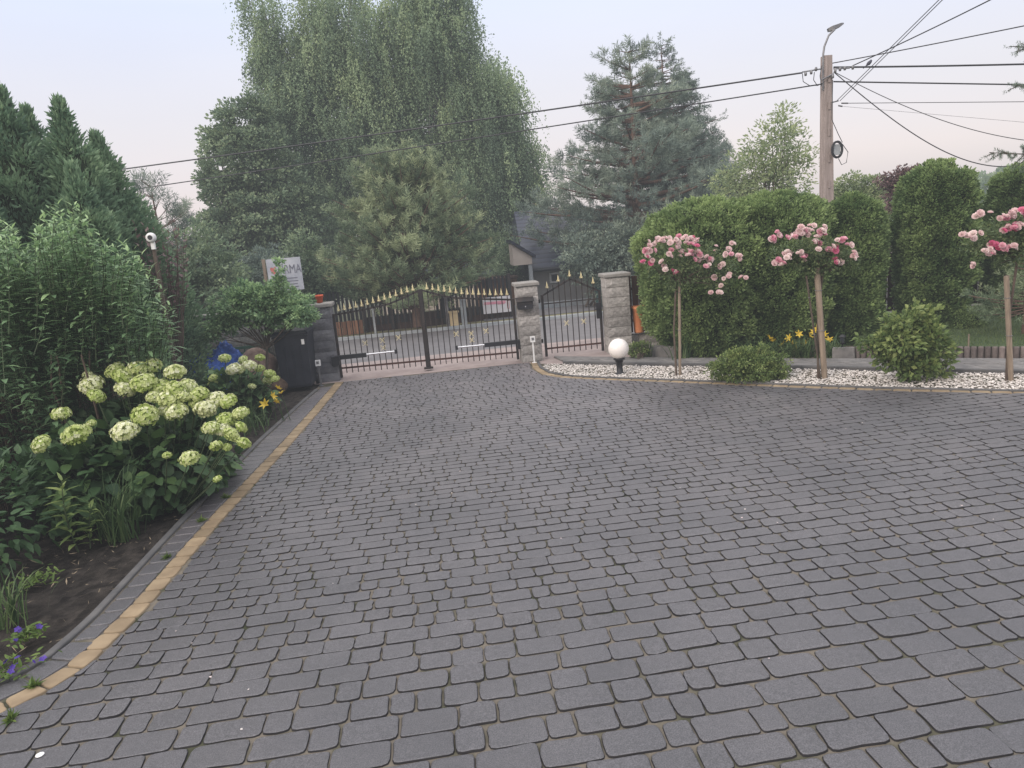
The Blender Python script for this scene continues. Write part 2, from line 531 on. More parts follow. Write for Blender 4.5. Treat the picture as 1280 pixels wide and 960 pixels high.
MT["twig"] = surf("twig", (.07, .05, .04), (.12, .09, .07), 9, .9, .3, 40, .004)
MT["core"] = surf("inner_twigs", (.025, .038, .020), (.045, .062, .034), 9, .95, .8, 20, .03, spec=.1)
MT["stem"] = surf("green_stem", (.03, .045, .022), (.055, .08, .035), 9, .7, 0)

# ------------------------------------------------------------------ the ground


def fn(tab):
    ys = [p[1] for p in tab]
    xs = [p[0] for p in tab]
    return lambda y: float(np.interp(y, ys, xs))


YEL = [(-4.6, 3.42), (-3.9, 3.60), (-3.35, 3.76), (-2.95, 3.92), (-2.64, 4.12), (-2.47, 4.42), (-2.38, 5.1), (-2.30, 7.0), (-2.16, 9.1), (-2.05, 11.2), (-1.97, 13.2), (-1.965, 13.42)]
KERB = [(-4.8, 3.85), (-4.0, 4.02), (-3.3, 4.18), (-2.86, 4.36), (-2.72, 4.62), (-2.67, 5.1), (-2.65, 6.35), (-2.62, 7.8), (-2.55, 9.7), (-2.38, 12.0), (-2.30, 12.9)]
BED = [(12.0, 5.2), (9.6, 6.4), (8.2, 7.1), (6.8, 7.9), (5.5, 8.78), (4.57, 9.52), (3.43, 10.47), (2.85, 10.93), (2.30, 11.36), (1.92, 11.72), (1.70, 12.15), (1.62, 12.7), (1.66, 13.42)]
xl = fn([(a + .085, b) for a, b in YEL])
_bx = [(p[0] - .13, p[1]) for p in BED]
xr = fn(_bx)

a = Acc()
a.poly([(-900, -300), (900, -300), (900, 1500), (-900, 1500)], -.09)
tag(struct(a.build("terrain", MT["terrain"])))
a = Acc()
a.poly([(-4.9, -1), (13, -1), (13, 13.5), (-2.3, 13.5), (-2.55, 9.7), (-2.68, 4.6), (-4.9, 3.7)], -.0115)
struct(a.build("joint_sand", MT["joint"]))


def stone(acc, q, z, tone, r=.026, bev=.0075, mat=0, edge=0):
    """a tumbled paving stone on the quad q (counter-clockwise)"""
    q = A(q, float)
    out = []
    for i in range(4):
        p, c, n_ = q[i - 1], q[i], q[(i + 1) % 4]
        lp, ln = np.linalg.norm(p - c), np.linalg.norm(n_ - c)
        rr = min(r * R_.uniform(.6, 1.5), lp * .35, ln * .35)
        u, v = (p - c) / lp * rr, (n_ - c) / ln * rr
        out += [c + u, c + (u + v) * .27, c + v]
        e2 = (n_ + c) / 2 + R_.normal(scale=.0028, size=2)
        out.append(e2)
    o = A(out)
    cen = o.mean(0)
    d = cen - o
    dn = nrm(d)
    tilt = R_.normal(scale=.8 * bev, size=2) * (1, .6)
    n = len(o)

    def ring(off, h):
        p = o + dn * off
        return np.column_stack([p, np.full(n, z + h) + (p - cen) @ tilt])
    V = np.concatenate([ring(0, -.05), ring(.001, -bev), ring(bev * .55, -bev * .30), ring(bev * 1.3, 0), [[cen[0], cen[1], z + .0008]]])
    F = [[k * n + j, k * n + (j + 1) % n, (k + 1) * n + (j + 1) % n, (k + 1) * n + j] for k in range(3) for j in range(n)]
    T = [[3 * n + j, 3 * n + (j + 1) % n, 4 * n] for j in range(n)]
    acc.add(V, F[:2 * n], tone, mat + edge, True)
    acc.add(V, F[2 * n:], tone, mat, True)
    acc.add(V, T, tone, mat, True)


a = Acc()
g = .0034
PITCH = lambda v: float(np.interp(v, [3.3, 4.4, 5.9, 7.1, 9.5, 13], [.19, .155, .138, .126, .112, .106]))
LSC = lambda v: float(np.interp(v, [3.3, 4.4, 7, 10, 13], [1, .90, .82, .77, .74]))
y = 1.2
slope = .018
kk = 0
while y < 13.42:
    y2 = y + PITCH(y)
    gy = float(np.interp(y, [3.5, 7], [.026, .046])) * (y2 - y)
    g = float(np.interp(y, [4, 8], [.0034, .0014]))
    bv = float(np.interp(y, [3.5, 8], [.0075, .0042]))
    hj = float(np.interp(y, [3.5, 8], [.0018, .0007]))
    ends = []
    x = -4.6
    # the row's own band, cut at both borders
    sh = .02
    L0, L1 = (xl(v + sh * xl(v)) for v in (y + gy, y2 - gy))
    Rt0 = Rt1 = 0
    for _ in range(12):
        Rt0 = .5 * Rt0 + .5 * xr(y + gy + sh * min(Rt0, 9.5))
        Rt1 = .5 * Rt1 + .5 * xr(y2 - gy + sh * min(Rt1, 9.5))
    x = min(L0, L1) - R_.uniform(0, .25)
    hi = max(Rt0, Rt1)
    while x < hi:
        w = rnd.choice([.145, .15, .20, .21, .30, .30, .305]) * LSC(y)
        xa, xb = x + g, x + w - g
        x += w
        bl, br, tl, tr = max(xa, L0), min(xb, Rt0), max(xa, L1), min(xb, Rt1)
        if br - bl < .03 and tr - tl < .03:
            continue
        if br - bl < .02:
            br = bl + .02 if bl <= Rt0 - .02 else bl
            if br <= bl:
                bl, br = br - .02, br
        if tr - tl < .02:
            mid = min(max(tl, L1), Rt1)
            tl, tr = mid - .012, mid + .012
        mid = (bl + br) / 2
        if mid > 9.5 or mid < -4.6:
            continue
        s0, s1 = slope * mid * 0, slope * mid * 0
        j = R_.normal(scale=.0032, size=(4, 2))
        q = A([[bl, y + gy], [br, y + gy], [tr, y2 - gy], [tl, y2 - gy]]) + j
        q[:, 1] += sh * q[:, 0]
        if q[:, 1].max() > 13.42:
            continue
        stone(a, q, R_.normal(scale=hj), float(np.clip(R_.normal(.5, .2), 0, 1)), edge=1, bev=bv)
    y = y2
drive = a.build("driveway", [MT["paver"], MT["paver_edge_shade"]])
drive.rotation_euler = (0, 0, 0)
struct(drive)


def resample(P, step):
    P = A(P, float)
    d = np.concatenate([[0], np.cumsum(np.linalg.norm(np.diff(P, axis=0), axis=1))])
    n = max(2, int(d[-1] / step))
    t_ = np.linspace(0, d[-1], n + 1)
    return np.column_stack([np.interp(t_, d, P[:, k]) for k in range(P.shape[1])])


def strip(acc, P, w, step, z, gap=.006, r=.025, mat=0, tmean=.5):
    Q = resample(P, step)
    T = nrm(np.gradient(Q, axis=0))
    N = np.column_stack([-T[:, 1], T[:, 0]])
    for i in range(len(Q) - 1):
        wa = w[0] if not callable(w[0]) else w[0](Q[i])
        aL, aR = Q[i] + N[i] * w[0], Q[i] - N[i] * w[1]
        bL, bR = Q[i + 1] + N[i + 1] * w[0], Q[i + 1] - N[i + 1] * w[1]
        tt = nrm(Q[i + 1] - Q[i]) * gap
        stone(acc, [aR + tt, bR - tt, bL - tt, aL + tt][::-1] if False else [aL + tt, aR + tt, bR - tt, bL - tt], z + R_.normal(scale=.0015),
              float(np.clip(R_.normal(tmean, .22), 0, 1)), r=r, mat=mat)


a = Acc()
strip(a, YEL, (.075, .070), .20, .002)
strip(a, [(p[0] - .055, p[1] - .02) for p in BED], (.05, .065), .21, .002)
struct(a.build("driveway_border", MT["paver_yellow"]))
# the grey course between the yellow line and the kerb
a = Acc()
ky = fn([(p[0] + .04, p[1]) for p in KERB])
yy = 4.75
while yy < 12.9:
    st = R_.uniform(.17, .21)
    x0a, x0b = ky(yy) + .008, ky(yy + st) + .008
    yl = fn(YEL)
    x1a, x1b = yl(yy) - .085, yl(yy + st) - .085
    if x1a - x0a > .05:
        stone(a, [(x0a, yy + .006), (x1a, yy + .006), (x1b, yy + st - .006), (x0b, yy + st - .006)], 0, float(R_.uniform(.2, .7)))
    yy += st
strip(a, [(-4.7, 3.65), (-4.0, 3.82), (-3.3, 4.0), (-2.9, 4.16), (-2.66, 4.38), (-2.575, 4.72)], (.09, .09), .2, 0)
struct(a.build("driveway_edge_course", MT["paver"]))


def kerbline(name, P, w, z0, z1, step=1.0, mat="kerb"):
    a = Acc()
    Q = resample(P, .25)
    T = nrm(np.gradient(Q, axis=0))
    N = np.column_stack([-T[:, 1], T[:, 0]])
    for i in range(len(Q) - 1):
        s_ = .003 if i % 4 == 3 else 0
        q0, q1 = Q[i], Q[i + 1] - T[i] * s_
        V = []
        for q, nn in ((q0, N[i]), (q1, N[i + 1])):
            for off, z in ((-w / 2, z0), (-w / 2, z1 - .006), (-w / 2 + .006, z1), (w / 2 - .006, z1), (w / 2, z1 - .006), (w / 2, z0)):
                V.append([*(q + nn * off), z])
        F = [[k, k + 1, k + 7, k + 6] for k in range(5)]
        a.add(V, F, .5, 0)
        a.add(V, [[0, 5, 4, 1], [1, 4, 3, 2]], .5, 0)
    return struct(a.build(name, MT[mat]))


kerbline("kerb", KERB, .06, -.1, .012)
kerbline("bed_kerb", [(p[0] + .03, p[1] + .03) for p in BED], .05, -.1, .018)

# left garden bed: bumpy soil sheet
a = Acc()
nx, ny = 90, 150
X, Yg = np.meshgrid(np.linspace(-1, 0, nx), np.linspace(3.0, 16.0, ny))
kx = np.interp(Yg, [p[1] for p in KERB], [p[0] for p in KERB]) - .02
XX = kx + X * 6.0
XX = np.where(Yg < 4.0, np.minimum(XX, -3.6 - (4.2 - Yg) * 2), XX)
dz = -.03 + wob(np.stack([XX, Yg, XX * 0], -1), 3.5, .03) + R_.normal(scale=.006, size=XX.shape)
dz -= np.clip(1 + X * 40, 0, 1) * .0
edge = np.clip(-X * 6.0 / .25, 0, 1)
dz = -.025 * (1 - edge) + dz * edge
V = np.stack([XX, Yg, dz], -1).reshape(-1, 3)
ii = np.arange(nx * ny).reshape(ny, nx)
F = np.stack([ii[:-1, :-1], ii[:-1, 1:], ii[1:, 1:], ii[1:, :-1]], -1).reshape(-1, 4)
F = F[V[F[:, 0], 1] > 3.9]
a.add(V, F, R_.uniform(0, 1, len(F)), 0, True)
struct(a.build("garden_soil", MT["soil"]))
# litter on the soil
a = Acc()
n = 520
P = np.column_stack([R_.uniform(-3.9, -2.72, n), R_.uniform(4.5, 12.5, n), np.full(n, .012)])
P[:, 0] = np.minimum(P[:, 0], np.interp(P[:, 1], [p[1] for p in KERB], [p[0] for p in KERB]) - .05)
d = rdir(n)
d[:, 2] *= .15
a.rhomb(P + R_.normal(scale=.004, size=P.shape), d, A([0, 0, 1.]) + R_.normal(scale=.3, size=(n, 3)), R_.uniform(.02, .10, n), R_.uniform(.004, .012, n), R_.uniform(0, 1, n))
tag(a.build("dry_litter", MT["straw"]), kind="stuff")

# gravel bed, path, lawn
BF = [(p[0] + .07, p[1] + .07) for p in BED]
BACK = [(2.06, 12.86), (3.0, 12.15), (3.8, 11.55), (5.27, 10.42), (6.12, 9.74), (7.45, 8.72), (9.6, 7.25), (12, 5.9)]
PB = [(2.02, 13.62), (3.42, 12.61), (5.18, 11.3), (7.3, 9.98), (8.1, 9.42), (9.6, 8.5), (12, 7.2)]
bedpoly = BF[1:-1] + [(1.76, 12.95)] + BACK[:-1]
a = Acc()
a.poly([(p[0], p[1]) for p in bedpoly], -.02)
struct(a.build("gravel_bed", MT["gravel"]))


def inpoly(x, y, P):
    P = A(P)
    r = np.zeros(len(x), bool)
    j = len(P) - 1
    for i in range(len(P)):
        c = ((P[i, 1] > y) != (P[j, 1] > y)) & (x < (P[j, 0] - P[i, 0]) * (y - P[i, 1]) / (P[j, 1] - P[i, 1] + 1e-12) + P[i, 0])
        r ^= c
        j = i
    return r


n = 60000
x = R_.uniform(1.6, 9.6, n)
y = R_.uniform(6.3, 13, n)
k = inpoly(x, y, bedpoly)
x, y = x[k], y[k]
n = len(x)
B = A([[1, 0, 0], [0, 1, 0], [-1, 0, 0], [0, -1, 0], [0, 0, 1], [0, 0, -1]], float)
sc_ = R_.uniform(.009, .02, (n, 1, 1)) * R_.uniform(.7, 1.3, (n, 1, 3))
V = B[None] * sc_ + R_.normal(scale=.003, size=(n, 6, 3))
an = R_.uniform(0, 6.28, n)
c_, s_ = np.cos(an)[:, None], np.sin(an)[:, None]
V = np.stack([V[..., 0] * c_ - V[..., 1] * s_, V[..., 0] * s_ + V[..., 1] * c_, V[..., 2] * .5], -1)
V += np.stack([x, y, -.008 + R_.uniform(0, .018, n) + wob(np.stack([x, y, x * 0], -1), 4, .008)], -1)[:, None]
F = A([[0, 1, 4], [1, 2, 4], [2, 3, 4], [3, 0, 4], [1, 0, 5], [2, 1, 5], [3, 2, 5], [0, 3, 5]])
a = Acc()
a.add(V.reshape(-1, 3), (np.arange(n)[:, None, None] * 6 + F[None]).reshape(-1, 3), np.repeat(R_.uniform(0, 1, n), 8))
tag(a.build("gravel", MT["gravel"]), "white marble gravel spread along the bed under the roses", "gravel", kind="stuff")

a = Acc()
n = 420
x, y = R_.uniform(1.6, 9, n), R_.uniform(6.6, 13, n)
k = inpoly(x, y, bedpoly)
x, y = x[k], y[k]
n = len(x)
d = rdir(n)
d[:, 2] *= .2
a.rhomb(np.column_stack([x, y, np.full(n, .022)]), d, A([0, 0, 1.]) + R_.normal(scale=.3, size=(n, 3)), R_.uniform(.02, .05, n), R_.uniform(.010, .022, n), R_.uniform(0, 1, n))
tag(a.build("fallen_leaves", MT["straw"]), kind="stuff")
kerbline("path_kerb", [(p[0] + .03, p[1] + .03) for p in BACK], .07, -.1, .045)
a = Acc()
bk = resample([(p[0] + .07, p[1] + .07) for p in BACK], .5)
pb = A([bk[0] + (PB[0][0] - bk[0][0], PB[0][1] - bk[0][1])] + [0] * 0)
f1, f2 = resample([(p[0] + .07, p[1] + .06) for p in BACK], .4), None
nS = len(f1)
P2 = A(PB, float)
d2 = np.concatenate([[0], np.cumsum(np.linalg.norm(np.diff(P2, axis=0), axis=1))])
f2 = np.column_stack([np.interp(np.linspace(0, d2[-1], nS), d2, P2[:, k]) for k in range(2)])
for i in range(nS - 1):
    for u in range(2):
        p = lambda i_, w_: f1[i_] * (1 - w_) + f2[i_] * w_
        w0, w1 = u * .5 + .012, u * .5 + .488
        q = [p(i, w0), p(i + 1, w0), p(i + 1, w1), p(i, w1)]
        q = [A(v) + (A(q).mean(0) - A(v)) * .02 for v in q]
        stone(a, q, .03, float(R_.uniform(.2, .8)), r=.01)
struct(a.build("path", MT["path"]))
# entrance area between the pillars and the yard, plus mulch strip in front of the hedge
a = Acc()
a.poly([(1.3, 13.42), (2.0, 12.86), (3.4, 12.65), (5.2, 11.3), (8.1, 9.42), (13, 6.6), (14, 14.5), (1.3, 14.5)], -.012)
struct(a.build("planting_strip", MT["mulch"]))

FENCE_A, FENCE_B = A([3.47, 13.62]), A([13.0, 12.4])
lawn = [(6.35, 10.82), (7.35, 10.12), (8.2, 9.52), (9.8, 8.55), (12.6, 7.0), (13.4, 12.2), (9.9, 12.55), (7.6, 12.6)]
a = Acc()
a.poly(lawn, .17)
struct(a.build("lawn_ground", MT["grass_ground"]))
a = Acc()
n = 26000
x = R_.uniform(6.3, 12.8, n)
y = R_.uniform(7, 12.7, n)
k = inpoly(x, y, lawn)
x, y = x[k], y[k]
n = len(x)
d = A([0, 0, 1.]) + R_.normal(scale=.35, size=(n, 3))
a.rhomb(np.column_stack([x, y, np.full(n, .165)]), d, rdir(n), R_.uniform(.03, .075, n), .007, R_.uniform(0, 1, n))
tag(a.build("lawn_grass", MT["grassblade"]), "short green lawn grass in front of the thujas", "grass", kind="stuff")
# palisade edging: small round posts set side by side
t_ = thing("palisade_edging", (7.3, 10.05, 0), "low brown-grey edging of small upright posts holding the lawn above the path", "edging")
a = Acc()
for q in resample([(6.3, 10.78), (7.3, 10.08), (8.15, 9.48), (9.8, 8.5), (12.4, 7.0)], .085):
    a.lathe([(.041, -.05), (.041, .165 + R_.uniform(-.008, .008)), (.034, .18), (0, .182)], (q[0], q[1], 0), 7, tone=R_.uniform(0, 1))
a.build("post_row", MT["palisade"], t_)

# beyond the gate
a = Acc()
a.poly([(-2.4, 13.42), (3.5, 13.42), (4.6, 15.5), (-3.4, 15.5)], -.007)
a.poly([(1.36, 13.41), (2.0, 12.9), (3.35, 12.66), (3.35, 13.41)], -.004)
struct(a.build("apron_paving", MT["apron"]))
a = Acc()
a.poly([(-60, 15.2), (60, 15.9), (60, 20.4), (-60, 19.6)], -.05)
struct(a.build("road", MT["asphalt"]))
a = Acc()
a.poly([(-60, 19.6), (60, 20.4), (60, 21.3), (-60, 20.9)], -.035)
a.poly([(-60, 14.6), (-3.4, 14.6), (-3.4, 15.25), (-60, 15.2)], -.04)
struct(a.build("verge", MT["verge"]))
a = Acc()
a.poly([(1.2, 20.85), (30, 21.1), (30, 23.6), (1.2, 23.2)], -.022)
struct(a.build("far_pavement", MT["asphalt"]))
kerbline("far_kerb", [(1.2, 22.6), (8, 22.8), (14, 22.9)], .12, -.1, .16, mat="concrete")
kerbline("road_kerb", [(-30, 19.72), (2, 19.98), (30, 20.2)], .14, -.1, .03, mat="concrete")

# ------------------------------------------------------------------ walls, pillars, gates


def blockwall(acc, p0, p1, th, z0, z1, bh=.19, bl=.38, rough=.006):
    """courses of split-face blocks, each block its own rough face"""
    p0, p1 = A(p0, float), A(p1, float)
    d = p1 - p0
    L = np.linalg.norm(d)
    d = d / L
    n = A([-d[1], d[0]])
    nc = max(1, round((z1 - z0) / bh))
    bh = (z1 - z0) / nc
    for c in range(nc):
        s0 = -bl / 2 if c % 2 and L > bl * 1.3 else 0
        while s0 < L - .02:
            s1 = min(s0 + bl, L)
            b0 = max(s0, 0)
            # subdivided front and back faces
            k = 4
            w = s1 - b0 - .006
            if w < .03:
                s0 += bl
                continue
            tone = R_.uniform(0, 1)
            us = np.linspace(b0 + .005, s1 - .005, k + 1)
            zs = np.linspace(z0 + c * bh + .006, z0 + (c + 1) * bh - .006, 4)
            V, idx = [], {}
            for side in (-1, 1):
                for i, u in enumerate(us):
                    for j, z in enumerate(zs):
                        edge = i in (0, k) or j in (0, 3)
                        off = th / 2 + (R_.normal(scale=.002) - .006 if edge else abs(R_.normal(scale=rough)) + .002)
                        p = p0 + d * u + n * side * off
                        idx[side, i, j] = len(V)
                        V.append([p[0], p[1], z])
            F = []
            for i in range(k):
                for j in range(3):
                    F.append([idx[-1, i, j], idx[-1, i + 1, j], idx[-1, i + 1, j + 1], idx[-1, i, j + 1]])
                    F.append([idx[1, i, j], idx[1, i, j + 1], idx[1, i + 1, j + 1], idx[1, i + 1, j]])
                for j, fl in ((0, 1), (3, 0)):
                    f = [idx[-1, i, j], idx[-1, i + 1, j], idx[1, i + 1, j], idx[1, i, j]]
                    F.append(f[::-1] if fl else f)
            for j in range(3):
                F.append([idx[-1, 0, j], idx[-1, 0, j + 1], idx[1, 0, j + 1], idx[1, 0, j]])
                F.append([idx[-1, k, j + 1], idx[-1, k, j], idx[1, k, j], idx[1, k, j + 1]])
            acc.add(V, F, tone * .85 + .15)
            s0 += bl
    # mortar core
    c = (p0 + p1) / 2
    acc.box((c[0], c[1], (z0 + z1) / 2), (L - .02, th - .028, z1 - z0 - .002), rz=math.atan2(d[1], d[0]), tone=.05)


def pillar(x, y, w, h, label, mat="block"):
    t = thing("gate_pillar", (x, y, 0), label, "pillar", "stone block pillars of the gates")
    a = Acc()
    blockwall(a, (x - w / 2, y), (x + w / 2, y), w * .95, -.05, h, bh=.19, bl=w, rough=.008)
    a.build("block_column", MT[mat], t)
    a = Acc()
    V = []
    hw = w / 2 + .03
    for z, s_ in ((h + .002, hw - .01), (h + .01, hw), (h + .055, hw), (h + .068, hw - .012), (h + .078, .06)):
        V += [[x - s_, y - s_, z], [x + s_, y - s_, z], [x + s_, y + s_, z], [x - s_, y + s_, z]]
    F = [[k * 4 + j, k * 4 + (j + 1) % 4, k * 4 + 4 + (j + 1) % 4, k * 4 + 4 + j] for k in range(4) for j in range(4)] + [[16, 17, 18, 19], [3, 2, 1, 0]]
    a.add(V, F)
    a.build("cap", MT["cap"], t)
    return t


PLx = -2.17
pillar(PLx, 13.75, .40, 1.36, "grey block pillar coloured dark for tree shade at the left end of the driveway gate, red pot on top", "block_dark")  # darker blocks carry the shade of the trees in their colour
pillar(1.60, 13.62, .40, 1.40, "grey block pillar between the driveway gate and the small gate, with the letterbox on it")
pillar(3.26, 13.52, .44, 1.42, "grey block pillar right of the small gate, beside the brown board fence")

# left boundary wall with a cap
t_ = thing("boundary_wall", (-3.6, 14.1, 0), "grey block wall with a stone cap behind the bin and the blue foil", "wall")
a = Acc()
blockwall(a, (-4.86, 14.1), (-2.40, 14.0), .25, -.05, 1.33)
a.build("block_courses", MT["block"], t_)
a = Acc()
a.box((-3.6, 14.05, 1.365), (2.42, .32, .055), rz=-.04)
a.build("cap", MT["cap"], t_)
t_ = thing("wall_pier", (-4.99, 14.1, 0), "short block pier with a pale cap at the far left end of the wall", "pillar")
a = Acc()
blockwall(a, (-5.14, 14.1), (-4.87, 14.1), .32, -.05, 1.16, bl=.27)
a.build("block_column", MT["block"], t_)
a = Acc()
a.box((-5.0, 14.1, 1.2), (.34, .38, .07), rough=.003)
a.build("cap", MT["plaster"], t_)
t_ = thing("low_wall", (-6.5, 14.2, 0), "dark blue-grey block wall seen through the wire mesh on the left", "wall")
a = Acc()
blockwall(a, (-8.4, 14.3), (-5.15, 14.15), .22, -.05, .98)
a.build("block_courses", MT["block_dark"], t_)

# gate profiles
rail_z = lambda x: float(np.interp(x, [-1.97, -1.43, -.95, -.67, -.35, -.31, -.09, .10, .29, .78, 1.4], [1.19, 1.235, 1.29, 1.375, 1.49, 1.49, 1.41, 1.34, 1.29, 1.22, 1.15]))
tip_z = lambda x: float(np.interp(x, [-1.95, -1.4, -.89, -.34, .01, .44, .99, 1.35], [1.37, 1.43, 1.53, 1.655, 1.575, 1.47, 1.40, 1.37]))
# spear finial, centred on its own base
a = Acc()
H_ = .14
V = []
for z, w_ in ((0, .007), (.014, .018), (.028, .008), (.042, .010), (.060, .017), (.085, .010), (H_, .001)):
    V += [[-w_, -w_ * .55, z], [w_, -w_ * .55, z], [w_, w_ * .55, z], [-w_, w_ * .55, z]]
a.add(V, [[k * 4 + j, k * 4 + (j + 1) % 4, k * 4 + 4 + (j + 1) % 4, k * 4 + 4 + j] for k in range(6) for j in range(4)] + [[3, 2, 1, 0]])
for s_ in (-1, 1):
    a.bar((0, 0, .055), (s_ * .034, 0, .022), .009)
    a.bar((s_ * .034, 0, .022), (s_ * .030, 0, .004), .007)
spear = a.build("spear_tip", MT["gold"])
# small gilt rosette
a = Acc()
for k in range(6):
    an = k * math.pi / 3
    a.lathe([(0, -.006), (.014, 0), (0, .006)], (.020 * math.cos(an), 0, .020 * math.sin(an)), 6)
a.lathe([(0, -.012), (.014, 0), (0, .012)], (0, 0, 0), 6)
for s_ in (-1, 1):
    a.tube([(s_ * .012, 0, .02), (s_ * .04, 0, .05), (s_ * .055, 0, .03), (s_ * .04, 0, .015)], .005, 5)
    a.tube([(s_ * .012, 0, -.02), (s_ * .035, 0, -.045), (s_ * .045, 0, -.03)], .005, 5)
roset = a.build("rosette", MT["gold"])


def iron_gate(name, x0, x1, Y, rail, tip, low, n, label, cat, group, every=1, extra=None, ros=()):
    t = thing(name, ((x0 + x1) / 2, Y, 0), label, cat, group)
    a = Acc()
    xs = np.linspace(x0, x1, 24)
    for i in range(23):
        a.bar((xs[i], Y, rail(xs[i])), (xs[i + 1], Y, rail(xs[i + 1])), .016, .034)
    a.bar((x0, Y, .02), (x0, Y, rail(x0) + .02), .045)
    a.bar((x1, Y, .02), (x1, Y, rail(x1) + .02), .045)
    a.build("frame", MT["iron"], t)
    a = Acc()
    a.bar((x0, Y - .002, low(x0)), (x1, Y - .002, low(x1)), .034, .03)
    a.build("bottom_rail", MT["rust"], t)
    bx = np.linspace(x0, x1, n + 2)[1:-1]
    for i, x in enumerate(bx):
        a = Acc()
        zt = tip(x) - H_ + .01
        a.bar((x, Y, low(x) - .10), (x, Y, zt), .016, .016)
        a.build("bar", MT["iron"], t)
        if i % every == 0:
            part(spear, t, (x, Y, zt - .002), sc=(.82, .82, .95))
    for rx, rz in ros:
        part(roset, t, (rx, Y - .018, rz))
    return t


low1 = lambda x: .20 + (x + 2) * -.012
g1 = iron_gate("driveway_gate_leaf", -1.955, -.36, 13.72, rail_z, tip_z, low1, 14,
               "left leaf of the black wrought iron driveway gate with gold spear tips", "gate", "leaves of the driveway gate",
               ros=[(-1.45, .62), (-1.13, .64), (-.83, .66), (-1.13, .5)])
g2 = iron_gate("driveway_gate_leaf", -.315, 1.36, 13.72, rail_z, tip_z, low1, 15,
               "right leaf of the black wrought iron driveway gate, ending at the letterbox pillar", "gate", "leaves of the driveway gate",
               ros=[(.24, .62), (.52, .60), (.80, .62), (.52, .48)])
a = Acc()
a.bar((-.335, 13.665, .04), (-.335, 13.665, 1.46), .05, .02)
a.box((-.335, 13.66, .045), (.17, .10, .03))
a.box((-.34, 13.64, .8), (.03, .03, .12))
a.build("drop_bolt", MT["iron"], g1)

# small gate
pr = lambda x: float(np.interp(x, [1.9, 2.46, 3.04], [1.17, 1.44, 1.14]))
pt = lambda x: float(np.interp(x, [1.9, 2.40, 2.6, 3.04], [1.38, 1.62, 1.60, 1.36]))
g3 = iron_gate("pedestrian_gate", 1.905, 3.0, 13.70, pr, pt, lambda x: .17, 9,
               "small black iron gate with pointed top rail, between two block pillars", "gate", None, every=2,
               ros=[(2.33, .62), (2.66, .62)])
a = Acc()
a.bar((1.93, 13.70, 1.02), (2.98, 13.70, 1.02), .012, .022)
a.build("middle_rail", MT["iron"], g3)
a = Acc()
a.box((2.955, 13.66, .80), (.085, .05, .30))
a.box((2.955, 13.635, .80), (.06, .012, .24))
a.tube([(2.955, 13.625, .84), (2.955, 13.57, .84), (2.87, 13.57, .84)], .010, 6)
a.build("lock", MT["black"], g3)
for z in (.33, 1.08):
    a = Acc()
    a.tube([(1.845, 13.68, z - .035), (1.845, 13.68, z + .035)], .018, 7)
    a.box((1.815, 13.68, z), (.06, .02, .03))
    a.build("hinge", MT["iron"], g3)

# gate openers (ram arms)
for (xa, xm, xb, z, lab) in ((-2.0, -1.44, -.90, .42, "black and chrome ram opener fixed to the left pillar and gate leaf"),
                             (1.42, .74, .22, .375, "black and chrome ram opener fixed to the letterbox pillar and right gate leaf")):
    t_ = thing("gate_opener", (xa, 13.6, 0), lab, "gate opener", "ram openers of the driveway gate")
    Y = 13.60
    a = Acc()
    a.box(((xa + xm) / 2, Y - .012, z), (abs(xa - xm), .07, .075))
    a.box((xa, 13.54, z - .05), (.14, .08, .16))
    a.build("motor_arm", MT["black"], t_)
    a = Acc()
    a.tube([(xm, Y, z + .003), (xb, Y, z + .008)], .017, 8)
    a.build("ram_rod", MT["chrome"], t_)
    a = Acc()
    a.box((xb, Y + .03, z), (.05, .10, .07))
    a.build("bracket", MT["black"], t_)

# photocell posts
for (px, py, h, lab, m1) in ((-2.26, 13.2, .42, "thin post with a small white sensor box in front of the left pillar", "alu"),
                             (1.61, 13.28, .44, "thin white post with a white sensor box before the letterbox pillar", "white")):
    t_ = thing("sensor_post", (px, py, 0), lab, "sensor post", "sensor posts beside the driveway gate")
    a = Acc()
    a.bar((px, py, -.02), (px, py, h - .05), .028)
    a.box((px, py, .004), (.08, .08, .01))
    a.build("post", MT[m1], t_)
    a = Acc()
    a.box((px, py - .01, h), (.085, .07, .10))
    a.build("sensor_box", MT["white"], t_)
    a = Acc()
    a.box((px, py - .047, h + .01), (.045, .006, .05))
    a.build("lens", MT["alu"], t_)

# letterbox
t_ = thing("letterbox", (1.53, 13.33, 1.0), "black letterbox with a sloping lid on the middle gate pillar", "letterbox")
a = Acc()
x0, x1, yb, yf = 1.385, 1.685, 13.41, 13.28
V = [[x0, yb, 1.02], [x1, yb, 1.02], [x1, yb, 1.19], [x0, yb, 1.19], [x0 + .01, yf, 1.0], [x1 - .01, yf, 1.0], [x1 - .01, yf, 1.13], [x0 + .01, yf, 1.13]]
a.add(V, [[0, 1, 5, 4], [4, 5, 6, 7], [0, 4, 7, 3], [1, 2, 6, 5], [3, 2, 1, 0], [7, 6, 2, 3]])
a.build("body", MT["black"], t_)
a = Acc()
a.box(((x0 + x1) / 2, 13.335, 1.172), (.33, .17, .012), ax=[[1, 0, 0], [0, math.cos(.42), math.sin(.42)], [0, -math.sin(.42), math.cos(.42)]])
a.box(((x0 + x1) / 2, 13.276, 1.10), (.22, .008, .022))
a.build("lid", MT["iron"], t_)
a = Acc()
a.tube([(1.53, 13.27, 1.05), (1.53, 13.262, 1.05)], .012, 8)
a.build("lock", MT["chrome"], t_)

